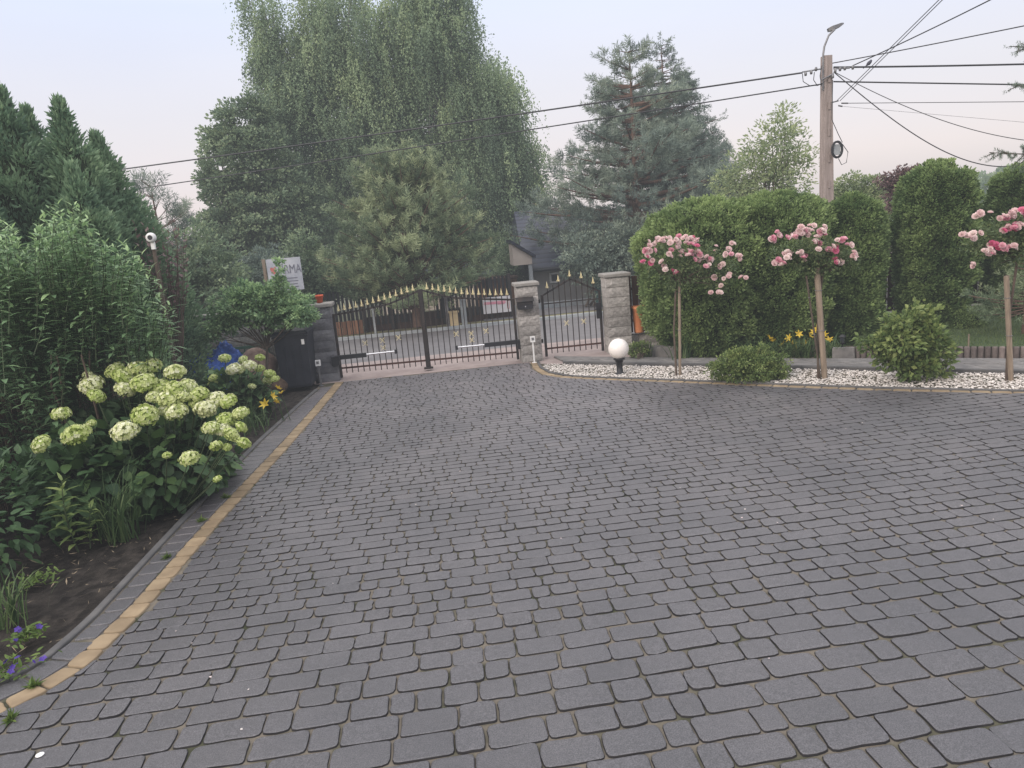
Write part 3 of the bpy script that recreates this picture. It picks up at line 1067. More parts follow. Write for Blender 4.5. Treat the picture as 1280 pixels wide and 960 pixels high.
# red pot on the left pillar
t_ = thing("flower_pot", (-2.16, 13.72, 1.44), "small red terracotta pot on top of the left gate pillar", "pot")
a = Acc()
a.lathe([(0, 1.442), (.052, 1.442), (.068, 1.55), (.078, 1.55), (.078, 1.58), (.066, 1.58), (.06, 1.52), (0, 1.52)], (-2.16, 13.70, 0), 16)
a.build("body", MT["terra"], t_)

# globe lamp
p = at(775, 467, z=0)
t_ = thing("globe_lamp", p, "white globe garden lamp on a short black foot in the white gravel", "garden lamp")
a = Acc()
a.lathe([(.075, -.02), (.075, .012), (.05, .02), (.05, .19), (.065, .20), (.065, .225), (.095, .235), (.095, .25), (0, .25)], (p[0], p[1], 0), 18)
a.build("foot", MT["black"], t_)
a = Acc()
prof = [(.165 * math.sin(u), .41 - .165 * math.cos(u)) for u in np.linspace(.33, math.pi, 16)]
a.lathe(prof, (p[0], p[1], 0), 28)
a.build("globe", MT["globe"], t_)

# wheelie bin
bx, by = -2.62, 13.22
t_ = thing("wheelie_bin", (bx, by, 0), "black wheelie bin with its lid shut beside the left gate pillar", "bin")
a = Acc()
V = []
for z, w_, d_ in ((.06, .235, .25), (.10, .25, .265), (.88, .285, .33), (.95, .29, .335), (.95, .305, .35), (.985, .305, .35)):
    V += [[bx - w_, by - d_, z], [bx + w_, by - d_, z], [bx + w_, by + d_, z], [bx - w_, by + d_, z]]
a.add(V, [[k * 4 + j, k * 4 + (j + 1) % 4, k * 4 + 4 + (j + 1) % 4, k * 4 + 4 + j] for k in range(5) for j in range(4)] + [[3, 2, 1, 0], [20, 21, 22, 23]])
for u in (-.13, 0, .13):
    a.box((bx + u, by - .30, .52), (.02, .02, .6), ax=[[1, 0, 0], [0, math.cos(.085), -math.sin(.085)], [0, math.sin(.085) * -1, math.cos(.085)]])
a.build("body", MT["bin"], t_)
a = Acc()
V = []
for z, w_, d0, d1 in ((.99, .315, .37, .36), (1.02, .315, .37, .36), (1.055, .27, .30, .34), (1.065, .22, .22, .3)):
    V += [[bx - w_, by - d0, z], [bx + w_, by - d0, z], [bx + w_, by + d1, z], [bx - w_, by + d1, z]]
a.add(V, [[k * 4 + j, k * 4 + (j + 1) % 4, k * 4 + 4 + (j + 1) % 4, k * 4 + 4 + j] for k in range(3) for j in range(4)] + [[3, 2, 1, 0], [12, 13, 14, 15]])
a.build("lid", MT["bin"], t_)
for s_ in (-1, 1):
    a = Acc()
    a.tube([(bx + s_ * .24, by + .27, .1), (bx + s_ * .29, by + .27, .1)], .1, 16)
    a.build("wheel", MT["black"], t_)
a = Acc()
a.tube([(bx - .25, by + .38, .98), (bx + .25, by + .38, .98)], .014, 8)
a.build("handle", MT["bin"], t_)
a = Acc()
a.box((bx + .21, by - .341, .86), (.05, .004, .09))
a.build("sticker", MT["white"], t_)


def lump(acc, c, r, amp, f, nu=26, nv=16, tone=.5, flat=0, fold=0):
    u = np.linspace(0, 2 * math.pi, nu, endpoint=False)
    v = np.linspace(.02, math.pi - .02, nv)
    U, Vv = np.meshgrid(u, v)
    D = np.stack([np.sin(Vv) * np.cos(U), np.sin(Vv) * np.sin(U), np.cos(Vv)], -1)
    k = 1 + wob(D + A(c), f, amp) + (wob(D * 2 + A(c), f * 2.6, fold) if fold else 0)
    P = D * k[..., None] * A(r) + A(c)
    P[..., 2] = np.maximum(P[..., 2], c[2] - r[2] * .98 + flat)
    i = np.arange(nu * nv).reshape(nv, nu)
    F = np.stack([i[:-1], i[1:], np.roll(i, -1, 1)[1:], np.roll(i, -1, 1)[:-1]], -1).reshape(-1, 4)
    acc.add(P.reshape(-1, 3), F, tone, 0, True)


t_ = thing("blue_foil_sack", (-3.9, 13.3, 0), "crumpled bright blue plastic sack heaped against the block wall", "sack")
a = Acc()
q_ = at(262, 462, Y=13.2)
lump(a, (q_[0], 13.2, .36), (.46, .30, .42), .22, 3.2, 60, 34, fold=.16)
a.build("sack", MT["blue"], t_)
a = Acc()
q_ = at(284, 447, Y=13.3)
lump(a, (q_[0], 13.3, q_[2] - .12), (.28, .22, .34), .25, 3.6, 50, 30, fold=.2)
a.build("sack_top", MT["blue"], t_)
t_ = thing("boulder", (-3.33, 13.3, 0), "rounded pinkish boulder between the blue sack and the bin", "boulder")
a = Acc()
lump(a, (-3.36, 13.35, .42), (.36, .28, .36), .12, 2.4, 36, 22)
a.build("stone", MT["boulder"], t_)
t_ = thing("stone_heap", (-3.1, 13.0, 0), "tan stone lying in front of the pinkish boulder", "stone")
a = Acc()
lump(a, (-3.02, 12.95, .12), (.22, .18, .19), .15, 4, 24, 14)
a.build("stone", MT["mulch"], t_)
t_ = thing("plastic_crate", (-3.5, 13.72, 0), "green plastic crate edge showing behind the pinkish boulder", "crate")
a = Acc()
for z, w_ in ((.55, .05), (.66, .03), (.76, .05)):
    a.box((-3.52, 13.72, z), (.62, .02, w_))
for u in np.linspace(-.3, .3, 7):
    a.box((-3.52 + u, 13.725, .52), (.02, .02, .52))
for s_ in (-1, 1):
    a.box((-3.52 + s_ * .3, 13.80, .52), (.02, .16, .5))
a.box((-3.52, 13.79, .24), (.6, .14, .03))
a.box((-3.52, 13.79, .115), (.4, .14, .21))
a.build("basket", MT["bluegreen"], t_)

# sign on a post behind the wall
sp = at(355, 342, Y=15.6)
t_ = thing("company_sign", (sp[0], 15.6, 0), "weathered white sign board with a red emblem on a brown post behind the wall", "sign")
sx_, sz_, sw_, sh_ = sp[0] + .02, sp[2] - .02, .68, .66
a = Acc()
a.box((sx_, 15.6, sz_), (sw_, .03, sh_), rz=0)
a.build("board", MT["signface"], t_)
a = Acc()
a.bar((sx_ - sw_ / 2 - .05, 15.6, -.05), (sx_ - sw_ / 2 - .05, 15.6, sz_ + sh_ / 2 + .01), .06)
a.build("post", MT["wood_grey"], t_)
a = Acc()
for (u, v, r) in ((-.215, .11, .05), (-.25, .135, .03), (-.18, .15, .022), (-.20, .055, .035), (-.245, .06, .02)):
    n = 12
    an = np.arange(n) / n * 6.283
    rr = r * (1 + .3 * np.sin(an * 5 + u * 40))
    a.add(np.column_stack([sx_ + u + rr * np.cos(an), np.full(n, 15.58 - .001 * r * 100), sz_ + v + rr * np.sin(an)]), [list(range(n))[::-1]])
a.build("emblem", MT["red"], t_)


def text(s_, size, loc, mat, parent, name="lettering", sx=1.0):
    cu = bpy.data.curves.new(name, "FONT")
    cu.body = s_
    cu.size = size
    cu.extrude = .002
    tmp = bpy.data.objects.new("tmp", cu)
    COL.objects.link(tmp)
    bpy.context.view_layer.update()
    me = bpy.data.meshes.new_from_object(tmp)
    bpy.data.objects.remove(tmp)
    bpy.data.curves.remove(cu)
    me.materials.clear()
    me.materials.append(mat)
    me.transform(Matrix.Rotation(math.pi / 2, 4, "X"))
    me.transform(Matrix.Diagonal((sx, 1, 1, 1)))
    o = bpy.data.objects.new(name, me)
    me.name = name
    COL.objects.link(o)
    o.parent = parent
    o.location = [float(a_ - b_) for a_, b_ in zip(loc, ORG[parent.name])]
    return o


text("FIRMA", .25, (sx_ - .13, 15.58, sz_ + .02), MT["ink_faded"], t_, sx=.68)
a = Acc()
for z, w_, o_ in ((-.08, .42, .03), (-.14, .5, .0), (-.20, .36, .05), (-.26, .28, .1)):
    a.box((sx_ + o_, 15.581, sz_ + z), (w_, .004, .018))
a.build("small_print", MT["ink_faded"], t_)

# ------------------------------------------------------------------ brown fence on the right
t_ = thing("board_fence", (6, 13.2, 0), "dark brown board fence on a low block wall behind the thuja hedge", "fence")
fd = nrm(FENCE_B - FENCE_A)
fl = np.linalg.norm(FENCE_B - FENCE_A)
frz = math.atan2(fd[1], fd[0])
a = Acc()
blockwall(a, FENCE_A, FENCE_B, .22, -.05, .30)
a.build("base_wall", MT["block"], t_)
a = Acc()
s_ = .06
while s_ < fl:
    c = FENCE_A + fd * s_
    a.box((c[0], c[1], .33 + .53), (.112, .02, 1.06 + R_.uniform(-.01, .01)), rz=frz, tone=R_.uniform(0, 1))
    s_ += .128
a.build("boards", MT["wood_dark"], t_)
for z in (.55, 1.15):
    a = Acc()
    c = (FENCE_A + FENCE_B) / 2 + A([-fd[1], fd[0]]) * .03
    a.box((c[0], c[1], z), (fl, .03, .05), rz=frz)
    a.build("fence_rail", MT["iron"], t_)
# orange tube on the fence
t_ = thing("newspaper_tube", (3.66, 13.48, .34), "orange plastic tube hanging on the brown fence beside the right pillar", "tube")
a = Acc()
c = (3.66, 13.46)
a.lathe([(0, .335), (.088, .335), (.094, .36), (.112, .78), (.122, .785), (.122, .815), (.118, .815), (.118, .84), (.108, .84), (.10, .80), (0, .79)], (*c, 0), 22)
a.build("body", MT["orange"], t_)
a = Acc()
a.box((3.66, 13.572, .6), (.05, .02, .2))
a.build("bracket", MT["iron"], t_)

# pale kerb stones in front of the hedge
grp = "pale concrete blocks lying along the hedge"
for (px0, px1, py, lab) in ((813, 850, 446, "long tan block at the foot of the hedge beside the lamp"), (854, 877, 446, "pale grey block just right of the first rose stake"),
                            (1040, 1068, 450, "pale block beside the little lantern"), ):
    p, q = at(px0, py, z=0), at(px1, py, z=0)
    c = (p + q) / 2 + A([.05, .08, 0])
    a = Acc()
    a.box((c[0], c[1], .06), (np.linalg.norm(q - p), .09, .24), rz=math.atan2(q[1] - p[1], q[0] - p[0]), rough=.004)
    tag(a.build("edging_block", MT["path"]), lab, "block", grp)

# solar lantern
p = at(1053, 447, z=0)
t_ = thing("garden_lantern", p, "small black solar lantern on a spike among the yellow lilies", "lantern")
a = Acc()
a.tube([(p[0], p[1], -.02), (p[0], p[1], .22)], .009, 6)
a.lathe([(0, .22), (.04, .22), (.05, .24), (.05, .25), (0, .25)], (p[0], p[1], 0), 4, smooth=False)
a.build("spike", MT["black"], t_)
a = Acc()
a.lathe([(0, .25), (.038, .25), (.045, .33), (0, .33)], (p[0], p[1], 0), 4, smooth=False)
a.build("lamp_glass", MT["glass"], t_)
a = Acc()
a.lathe([(.065, .33), (.065, .338), (.02, .37), (0, .372)], (p[0], p[1], 0), 4, smooth=False)
a.build("lamp_cap", MT["black"], t_)

# ------------------------------------------------------------------ left wire fence, post, lamp, reed screen
pp0, pp1 = at(189, 300, Y=11.6), at(217, 440, Y=11.6)
t_ = thing("wire_fence", (pp0[0], 11.6, 0), "wire mesh fence panel on a weathered post beyond the leafy shrub", "fence")
a = Acc()
px_ = (pp0[0] + pp1[0]) / 2
a.bar((px_, 11.6, -.05), (px_, 11.6, pp0[2] - .05), .045)
a.build("post", MT["bark"], t_)
a = Acc()
zt = at(200, 385, Y=11.6)[2]
for k in range(16):
    z = .1 + k * (zt - .1) / 15
    a.tube([(px_ - .03, 11.6, z), (px_ - 1.9, 11.3, z)], .0035, 4, caps=False)
for k in range(10):
    u = k / 9
    a.tube([(px_ - .06 - 1.85 * u, 11.6 - .3 * u, .05), (px_ - .06 - 1.85 * u, 11.6 - .3 * u, zt)], .0035, 4, caps=False)
a.build("wire_mesh", MT["alu"], t_)
lp = at(188, 297, Y=11.5)
t_ = thing("dome_camera", (lp[0], 11.5, lp[2]), "round white camera with a dark centre on top of the fence post", "camera")
a = Acc()
V, F = [], []
n = 24
an = np.arange(n) / n * 6.2832
prof = [(.042, -.02), (.066, -.01), (.072, .015), (.07, .05), (.025, .07)]
for r, d_ in prof:
    V += [[lp[0] + r * math.cos(u), 11.5 + d_, lp[2] + r * math.sin(u)] for u in an]
F = [[i * n + j, i * n + (j + 1) % n, (i + 1) * n + (j + 1) % n, (i + 1) * n + j] for i in range(4) for j in range(n)]
V.append([lp[0], 11.485, lp[2]])
a.add(V, F, .5, 0, True)
a.add(V, [[j, len(V) - 1, (j + 1) % n] for j in range(n)], .5, 0)
a.build("housing", MT["white"], t_)
a = Acc()
V = [[lp[0] + .034 * math.cos(u), 11.474, lp[2] + .034 * math.sin(u)] for u in an] + [[lp[0] + .034 * math.cos(u), 11.49, lp[2] + .034 * math.sin(u)] for u in an]
a.add(V, [list(range(n))[::-1]] + [], .5)
a.add(V, [[j, (j + 1) % n, n + (j + 1) % n, n + j] for j in range(n)], .5)
a.build("lens", MT["black"], t_)
a = Acc()
a.box((lp[0], 11.555, lp[2] - .1), (.05, .05, .14))
a.build("bracket", MT["white"], t_)

t_ = thing("reed_screen", (-4.3, 7.5, 0), "brown reed screen behind the hydrangeas and shrub on the left", "screen")
a = Acc()
s_ = 0
P0, P1 = A([-4.75, 4.2]), A([-4.55, 11.3])
L = np.linalg.norm(P1 - P0)
dd = (P1 - P0) / L
while s_ < L:
    c = P0 + dd * s_
    a.tube([(c[0] + R_.normal(scale=.004), c[1], -.05), (c[0] + R_.normal(scale=.008), c[1] + R_.normal(scale=.01), 1.15 + R_.uniform(-.04, .04))], .008, 4, tone=R_.uniform(0, 1), caps=False)
    s_ += .018
a.build("reeds", MT["reed"], t_)
for z in (.3, .95):
    a = Acc()
    a.tube([(P0[0] + .02, P0[1], z), (P1[0] + .02, P1[1], z)], .006, 5)
    a.build("wire", MT["alu"], t_)

# ------------------------------------------------------------------ foliage generators


def shell(lobes, n, lo=.72, hi=1.02, zmin=None):
    """points near the surface of a union of ellipsoids, with outward directions"""
    L = A(lobes, float)
    w = (L[:, 3] * L[:, 4] + L[:, 4] * L[:, 5] + L[:, 3] * L[:, 5])
    k = R_.choice(len(L), n * 3, p=w / w.sum())
    d = rdir(n * 3)
    r = R_.uniform(lo ** 2, hi ** 2, n * 3) ** .5
    P = L[k, :3] + d * L[k, 3:6] * r[:, None] * (1 + wob(d * 3 + L[k, :3], 1.3, .14))[:, None]
    keep = np.ones(len(P), bool)
    for j in range(len(L)):
        q = np.linalg.norm((P - L[j, :3]) / L[j, 3:6], axis=1)
        keep &= ~((q < lo * .92) & (k != j))
    if zmin is not None:
        keep &= P[:, 2] > zmin
    P, d, k = P[keep][:n], d[keep][:n], k[keep][:n]
    return P, nrm(d / L[k, 3:6]), k


def puffs(acc, P, D, per, rad, Ll, Lw, tone=None, up=.3, flat=1.0, mat=0, out=.8, leaf=False, tj=.18, droop=0.0):
    """a puff of leaves at every P"""
    n = len(P)
    tone = R_.uniform(.2, .8, n) if tone is None else tone
    o = R_.normal(size=(n, per, 3))
    o *= (R_.uniform(.2, 1, (n, per, 1)) ** .6) / np.maximum(np.linalg.norm(o, axis=2, keepdims=True), 1e-6)
    o[..., 2] *= flat
    Q = (P[:, None] + o * np.broadcast_to(rad, (n,))[:, None, None]).reshape(-1, 3)
    ax = (o * 1.0 + D[:, None] * out + R_.normal(scale=.45, size=o.shape)).reshape(-1, 3)
    ax[:, 2] += up
    nn = (D[:, None] + R_.normal(scale=.7, size=o.shape)).reshape(-1, 3)
    nn[:, 2] += .5
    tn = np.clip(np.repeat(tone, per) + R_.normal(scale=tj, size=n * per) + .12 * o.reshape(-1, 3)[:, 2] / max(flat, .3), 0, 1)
    Lr = R_.uniform(.7, 1.25, n * per)
    if leaf:
        acc.leaf(Q, ax, nn, Ll * Lr, Lw * Lr, tn, mat)
    else:
        acc.rhomb(Q, ax, nn, Ll * Lr, Lw * Lr, tn, mat)


def limbs(acc, base, tops, r0, r1=.012, sag=0.0, n=6):
    base = A(base, float)
    for q in tops:
        q = A(q, float)
        t_ = np.linspace(0, 1, 6)[:, None]
        mid = base + (q - base) * t_
        mid[:, 2] += np.sin(t_[:, 0] * math.pi) * (-sag) + 0
        mid[1:-1] += R_.normal(scale=.04 * np.linalg.norm(q - base) / 3, size=(4, 3))
        acc.tube(mid, np.linspace(r0, r1, 6), n, caps=False)


def broadleaf(name, base, lobes, nP, per, rad, Ll, Lw, mat, label, cat="tree", group=None, trunk_r=.12, bark="bark", up=.0, zf=.45, nl=22, zmin=None, leaf=False, flat=.6, stems=1, lo=.55, tj=.18):
    t = thing(name, base, label, cat, group)
    P, D, k = shell(lobes, nP, lo, zmin=zmin)
    a = Acc()
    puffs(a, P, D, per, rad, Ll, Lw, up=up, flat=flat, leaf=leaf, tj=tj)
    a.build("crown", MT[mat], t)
    a = Acc()
    B = A(base, float)
    ctr = A(lobes, float)[:, :3].mean(0)
    for s_ in range(stems):
        top = ctr * 1.0 + (R_.normal(scale=.3, size=3) if stems > 1 else 0)
        j = A([0, 0, 0.]) if stems == 1 else A([R_.normal(scale=.12), R_.normal(scale=.12), 0])
        fork = B + j + (top - B) * zf
        tt = np.linspace(0, 1, 6)[:, None]
        tr = B + j + (fork - B - j) * tt
        tr[1:-1, :2] += R_.normal(scale=trunk_r * .15, size=(4, 2))
        a.tube(tr, np.linspace(trunk_r, trunk_r * .7, 6), 9)
        sel = R_.choice(len(P), min(max(3, nl // stems), len(P)), replace=False)
        limbs(a, fork, P[sel], trunk_r * .4, max(.004, trunk_r * .06))
    a.build("trunk", MT[bark], t)
    return t


def conifer(name, base, h, rfun, z0, nwh, per, tuft_n, nl, nw, mat, label, group=None, bark="bark_pine", rise=.25, tuftlen=.25, trunk_r=.12, cat="tree", top_tuft=True, sub=7, jr=.18, spread=.75):
    """a trunk with whorled boughs that carry bottle-brush shoots"""
    t = thing(name, base, label, cat, group)
    B = A(base, float)
    a, w = Acc(), Acc()
    tt = np.linspace(0, 1, 8)[:, None]
    tr = B + A([0, 0, h]) * tt * .97
    w.tube(tr, np.linspace(trunk_r, .012, 8), 9)
    S, SD, ST = [], [], []
    zs = np.linspace(z0, h * .97, nwh)
    for i, z in enumerate(zs):
        m = per if z < h * .85 else max(3, per // 2)
        for j in range(m):
            an = R_.uniform(0, 6.28)
            Lb = max(.1, rfun(z / h) * R_.uniform(1 - jr * 2, 1 + jr))
            el = rise * (min(1, .15 + 1.1 * z / h) if rise > .3 else 1) + R_.normal(scale=.10) + .5 * max(0, z / h - .75)
            d = A([math.cos(an) * math.cos(el), math.sin(an) * math.cos(el), math.sin(el)])
            st = B + A([0, 0, z + R_.normal(scale=.04)])
            u = np.linspace(0, 1, 5)[:, None]
            pts = st + d * Lb * u + A([0, 0, 1.]) * (Lb * .12 * (u ** 2 - u * .6))
            w.tube(pts, np.linspace(max(.012, trunk_r * .22 * (Lb / 2 + .3)), .005, 5), 5, caps=False)
            side = nrm(np.cross(d, A([0, 0, 1.])))
            bt = R_.uniform(.05, .95)
            for k in range(max(3, int(sub * Lb * 1.2) + 2)):
                f = R_.uniform(.28, 1.0) ** .8
                lat = R_.normal(scale=.26 * Lb * (1.15 - f) + .06)
                p = st + d * Lb * f + side * lat + A([0, 0, 1.]) * (Lb * .12 * (f ** 2 - f * .6) + R_.normal(scale=.04 + .02 * Lb))
                S.append(p)
                SD.append(nrm(d * .7 + side * np.sign(lat) * .55 + A([0, 0, .35 + rise]) + R_.normal(scale=.2, size=3)))
                ST.append(bt + R_.normal(scale=.08))
    if top_tuft:
        for k in range(6):
            S.append(B + A([R_.normal(scale=.03), R_.normal(scale=.03), h * (.93 + k * .014)]))
            SD.append(nrm(A([R_.normal(scale=.25), R_.normal(scale=.25), 1.])))
            ST.append(.6)
    S, SD, ST = A(S), A(SD), A(ST)
    n = len(S)
    u = R_.uniform(0, 1, (n, tuft_n, 1))
    rd = nrm(R_.normal(size=(n, tuft_n, 3)))
    perp = rd - SD[:, None] * (rd * SD[:, None]).sum(-1, keepdims=True)
    ax = nrm(SD[:, None] * (1 - spread * .55) + nrm(perp) * spread)
    Q = S[:, None] + SD[:, None] * u * tuftlen
    tn = np.clip(ST[:, None] + .25 * (u[..., 0] - .4) + R_.normal(scale=.1, size=(n, tuft_n)), 0, 1)
    a.rhomb(Q.reshape(-1, 3), ax.reshape(-1, 3), rdir(n * tuft_n), nl * R_.uniform(.75, 1.2, n * tuft_n), nw, tn.ravel(), fold=.02, wide=.4)
    a.build("crown", MT[mat], t)
    w.build("trunk", MT[bark], t)
    return t


def thuja(name, base, h, rfun, npuff, per, mat, label, group=None, rad=.10, Ll=.085, Lw=.028, cat="tree", elong=1.0, rz=0.0, tonebias=0.0, core=.80, ragged=.0, upd=.35):
    """a thuja: vertical sprays in puffs over a lumpy column. rfun(z/h) -> radius; elong stretches the section along rz"""
    t = thing(name, base, label, cat, group)
    B = A(base, float)
    zz = np.linspace(.0, 1, 60)
    rr = A([max(rfun(v), .01) for v in zz])
    cdf = np.cumsum(rr)
    cdf /= cdf[-1]
    v = np.interp(R_.uniform(0, 1, npuff), cdf, zz)
    an = R_.uniform(0, 6.283, npuff)
    r = np.interp(v, zz, rr)
    cs = np.column_stack([np.cos(an), np.sin(an)])
    q3 = np.column_stack([np.cos(an) * r * 3, np.sin(an) * r * 3, v * h * 2.2]) + B
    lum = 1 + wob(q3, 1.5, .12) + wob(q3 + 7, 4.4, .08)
    rad_ = r * lum * R_.uniform(.88, 1.04, npuff)
    loc = np.column_stack([cs[:, 0] * rad_ * elong, cs[:, 1] * rad_, v * h])
    c_, s_ = math.cos(rz), math.sin(rz)
    Rm = A([[c_, s_, 0], [-s_, c_, 0], [0, 0, 1]])
    D = np.column_stack([cs, np.full(npuff, .25)])
    P, D = loc @ Rm + B, nrm(D @ Rm)
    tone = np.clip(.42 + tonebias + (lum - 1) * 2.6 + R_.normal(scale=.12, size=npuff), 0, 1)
    a = Acc()
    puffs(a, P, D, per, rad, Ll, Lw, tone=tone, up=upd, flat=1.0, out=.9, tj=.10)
    if ragged:
        n = int(npuff * .05)
        q = R_.uniform(.86, 1.0, n)
        rr2 = np.interp(q, zz, rr)
        an = R_.uniform(0, 6.283, n)
        Pt = np.column_stack([np.cos(an) * rr2 * .6, np.sin(an) * rr2 * .6, q * h]) + B
        for s2 in range(3):
            puffs(a, Pt + A([0, 0, 1.]) * ragged * s2 * .5, np.tile(A([0, 0, 1.]), (n, 1)), 10, rad * .5, Ll, Lw, up=1.6, tone=np.full(n, .5))
    a.build("crown", MT[mat], t)
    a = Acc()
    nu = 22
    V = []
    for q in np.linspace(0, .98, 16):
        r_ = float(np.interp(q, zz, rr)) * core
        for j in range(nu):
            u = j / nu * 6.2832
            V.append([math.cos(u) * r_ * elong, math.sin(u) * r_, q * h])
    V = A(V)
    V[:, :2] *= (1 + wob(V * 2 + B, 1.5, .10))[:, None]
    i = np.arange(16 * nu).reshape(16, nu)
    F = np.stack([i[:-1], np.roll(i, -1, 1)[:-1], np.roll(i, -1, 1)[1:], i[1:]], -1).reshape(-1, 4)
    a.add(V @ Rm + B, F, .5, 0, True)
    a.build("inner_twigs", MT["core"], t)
    a = Acc()
    a.tube([B + A([0, 0, -.05]), B + A([0, 0, h * .5])], [.05, .03], 8)
    a.build("trunk", MT["bark"], t)
    return t


def blades(acc, c, n, L, w, spread=.5, arch=.5, mat=0, rad=.06, tone=.5, seg=5):
    """arching strap leaves from a clump at c"""
    c = A(c, float)
    for i in range(n):
        an = R_.uniform(0, 6.283)
        d = A([math.cos(an), math.sin(an), 0])
        l = L * R_.uniform(.55, 1.1)
        sp = spread * R_.uniform(.1, 1.2)
        ar = arch * R_.uniform(.3, 1.3)
        b = c + A([R_.normal(scale=rad), R_.normal(scale=rad), -.02])
        s_ = np.cross(d, A([0, 0, 1.]))
        s_ = nrm(s_ + R_.normal(scale=.2, size=3))
        V = []
        ww = w * R_.uniform(.7, 1.2)
        for k in range(seg + 1):
            u = k / seg
            p = b + d * (sp * l * u + ar * l * u * u * .6) + A([0, 0, 1.]) * (l * u * (1 - .1 * sp) - ar * l * u ** 2.6 * .65)
            hw = ww / 2 * (1 - u ** 2.2) + .0008
            V += [p - s_ * hw, p + s_ * hw]
        F = [[2 * k, 2 * k + 1, 2 * k + 3, 2 * k + 2] for k in range(seg)]
        acc.add(V, F, float(np.clip(R_.normal(tone, .2), 0, 1)), mat, True)


def stem_leaves(acc, base, top, nlv, Ll, Lw, bend=.0, tonebase=.5, stem_r=.006, smat=1, a0=.12, droop=.25, updir=.55, tiplight=.35):
    """an upright shoot with spirally set leaves, paler toward the tip"""
    base, top = A(base, float), A(top, float)
    u = np.linspace(0, 1, 7)[:, None]
    bd = R_.normal(scale=bend, size=3) * [1, 1, 0]
    pts = base + (top - base) * u + bd * np.sin(u * 2.6)
    acc.tube(pts, np.linspace(stem_r, stem_r * .4, 7), 5, mat=smat, caps=False)
    f = a0 + (1 - a0) * (np.arange(nlv) / max(1, nlv - 1))
    P = np.column_stack([np.interp(f, u[:, 0], pts[:, k]) for k in range(3)])
    an = np.arange(nlv) * 2.4 + R_.uniform(0, 6)
    ax = np.column_stack([np.cos(an), np.sin(an), updir + 1.3 * np.clip(f - .85, 0, 1) * 6 + R_.normal(scale=.15, size=nlv)])
    N = np.column_stack([-np.cos(an) * .6, -np.sin(an) * .6, np.ones(nlv)])
    sz = np.where(f > .9, .55, 1.0) * R_.uniform(.75, 1.15, nlv)
    tn = np.clip(tonebase + tiplight * np.clip((f - .75) / .25, 0, 1) + R_.normal(scale=.12, size=nlv), 0, 1)
    acc.leaf(P, ax, N, Ll * sz, Lw * sz, tn, 0, droop=droop)


def lerp(tab):
    xs = [p[0] for p in tab]
    ys = [p[1] for p in tab]
    return lambda v: float(np.interp(v, xs, ys))


# ------------------------------------------------------------------ left side planting
cone = lerp([(0, .85), (.25, .95), (.5, .75), (.75, .45), (.92, .16), (1, .02)])
labs = ["tall dark thuja at the left edge, tallest of the row", "dark thuja with a thin leaning tip, second from the left edge", "dark thuja with a broad feathery tip, third from the left edge",
        "dark thuja at the right end of the left row, next to the camera post", "low dark thuja filling the gap in front of the left row"]
for (px, py, Y, r_, k) in ((2, 128, 12.0, 1.0, 0), (34, 150, 12.6, .8, 1), (76, 140, 12.2, .85, 2), (122, 182, 12.9, 1.05, 3), (92, 222, 11.6, .8, 4)):
    p = at(px, py, Y=Y)
    thuja("thuja", (p[0], Y, 0), p[2], (lambda s: (lambda v: cone(v) * s))(r_), 1500, 26, "thuja_far", labs[k], "row of tall thujas on the left", rad=.13, Ll=.10, Lw=.035, ragged=.16, upd=.7)
p = at(-60, 150, Y=11.0)
thuja("thuja", (p[0] - .3, 11, 0), 4.6, cone, 900, 22, "thuja_far", "dark thuja cut off by the left edge of the photo", "row of tall thujas on the left", rad=.14, Ll=.10, Lw=.035)

# the tall leafy shrub
t_ = thing("leafy_shrub", (-3.9, 8.2, 0), "tall upright shrub with narrow leaves and pale shoot tips, before the left thujas", "shrub")
a = Acc()
TOP = lerp([(-20, 268), (0, 258), (30, 300), (60, 262), (92, 252), (120, 292), (150, 300), (178, 318), (200, 345), (214, 380)])
for i in range(420):
    px = R_.uniform(-45, 212)
    Y = R_.uniform(7.5, 9.6)
    py = TOP(px) + (8 + abs(R_.normal(scale=62)) if i > 34 else R_.uniform(-4, 10))
    tp = at(px, py, Y=Y)
    if tp[2] < .7:
        continue
    hh = R_.uniform(.7, 1.3) if px < 100 else R_.uniform(.4, .75)
    bs = A([tp[0] * .85 + -4.1 * .15 + R_.normal(scale=.08), Y + R_.normal(scale=.15), max(.05, tp[2] - hh)])
    stem_leaves(a, bs, tp, int(hh * 25), .155, .046, bend=.04, tonebase=.42 if i > 40 else .52, droop=.32, updir=.30, stem_r=.005)
# lower mass
for i in range(230):
    px = R_.uniform(-70, 95 - 0)
    Y = R_.uniform(7.4, 8.6)
    tp = at(px, R_.uniform(390, 600), Y=Y)
    tp[2] = max(tp[2], .35)
    bs = tp - A([R_.normal(scale=.1), R_.normal(scale=.1), .5])
    bs[2] = max(bs[2], 0)
    stem_leaves(a, bs, tp, 15, .14, .050, bend=.05, tonebase=.25, updir=.2, tiplight=.1, droop=.35, stem_r=.004)
for i in range(260):
    px = R_.uniform(-60, 150)
    Y = R_.uniform(8.3, 9.6)
    tp = at(px, R_.uniform(400, 545 - max(0, px - 60) * .8), Y=Y)
    tp[2] = max(tp[2], .4)
    if px > 110 and tp[2] < 1.35:
        continue
    bs = tp - A([R_.normal(scale=.15), R_.normal(scale=.15), .7])
    bs[2] = max(bs[2], 0)
    stem_leaves(a, bs, tp, 18, .15, .048, bend=.05, tonebase=.26, updir=.2, tiplight=.1, droop=.35)
a.build("foliage", [MT["shrub"], MT["stem"]], t_)
a = Acc()
for i in range(16):
    b_ = A([-3.95 + R_.normal(scale=.3), 8.3 + R_.normal(scale=.5), 0])
    q = A([b_[0] + R_.normal(scale=.3), b_[1] + R_.normal(scale=.3), 1.6])
    limbs(a, b_, [q], .022, .008)
a.build("stems", MT["twig"], t_)

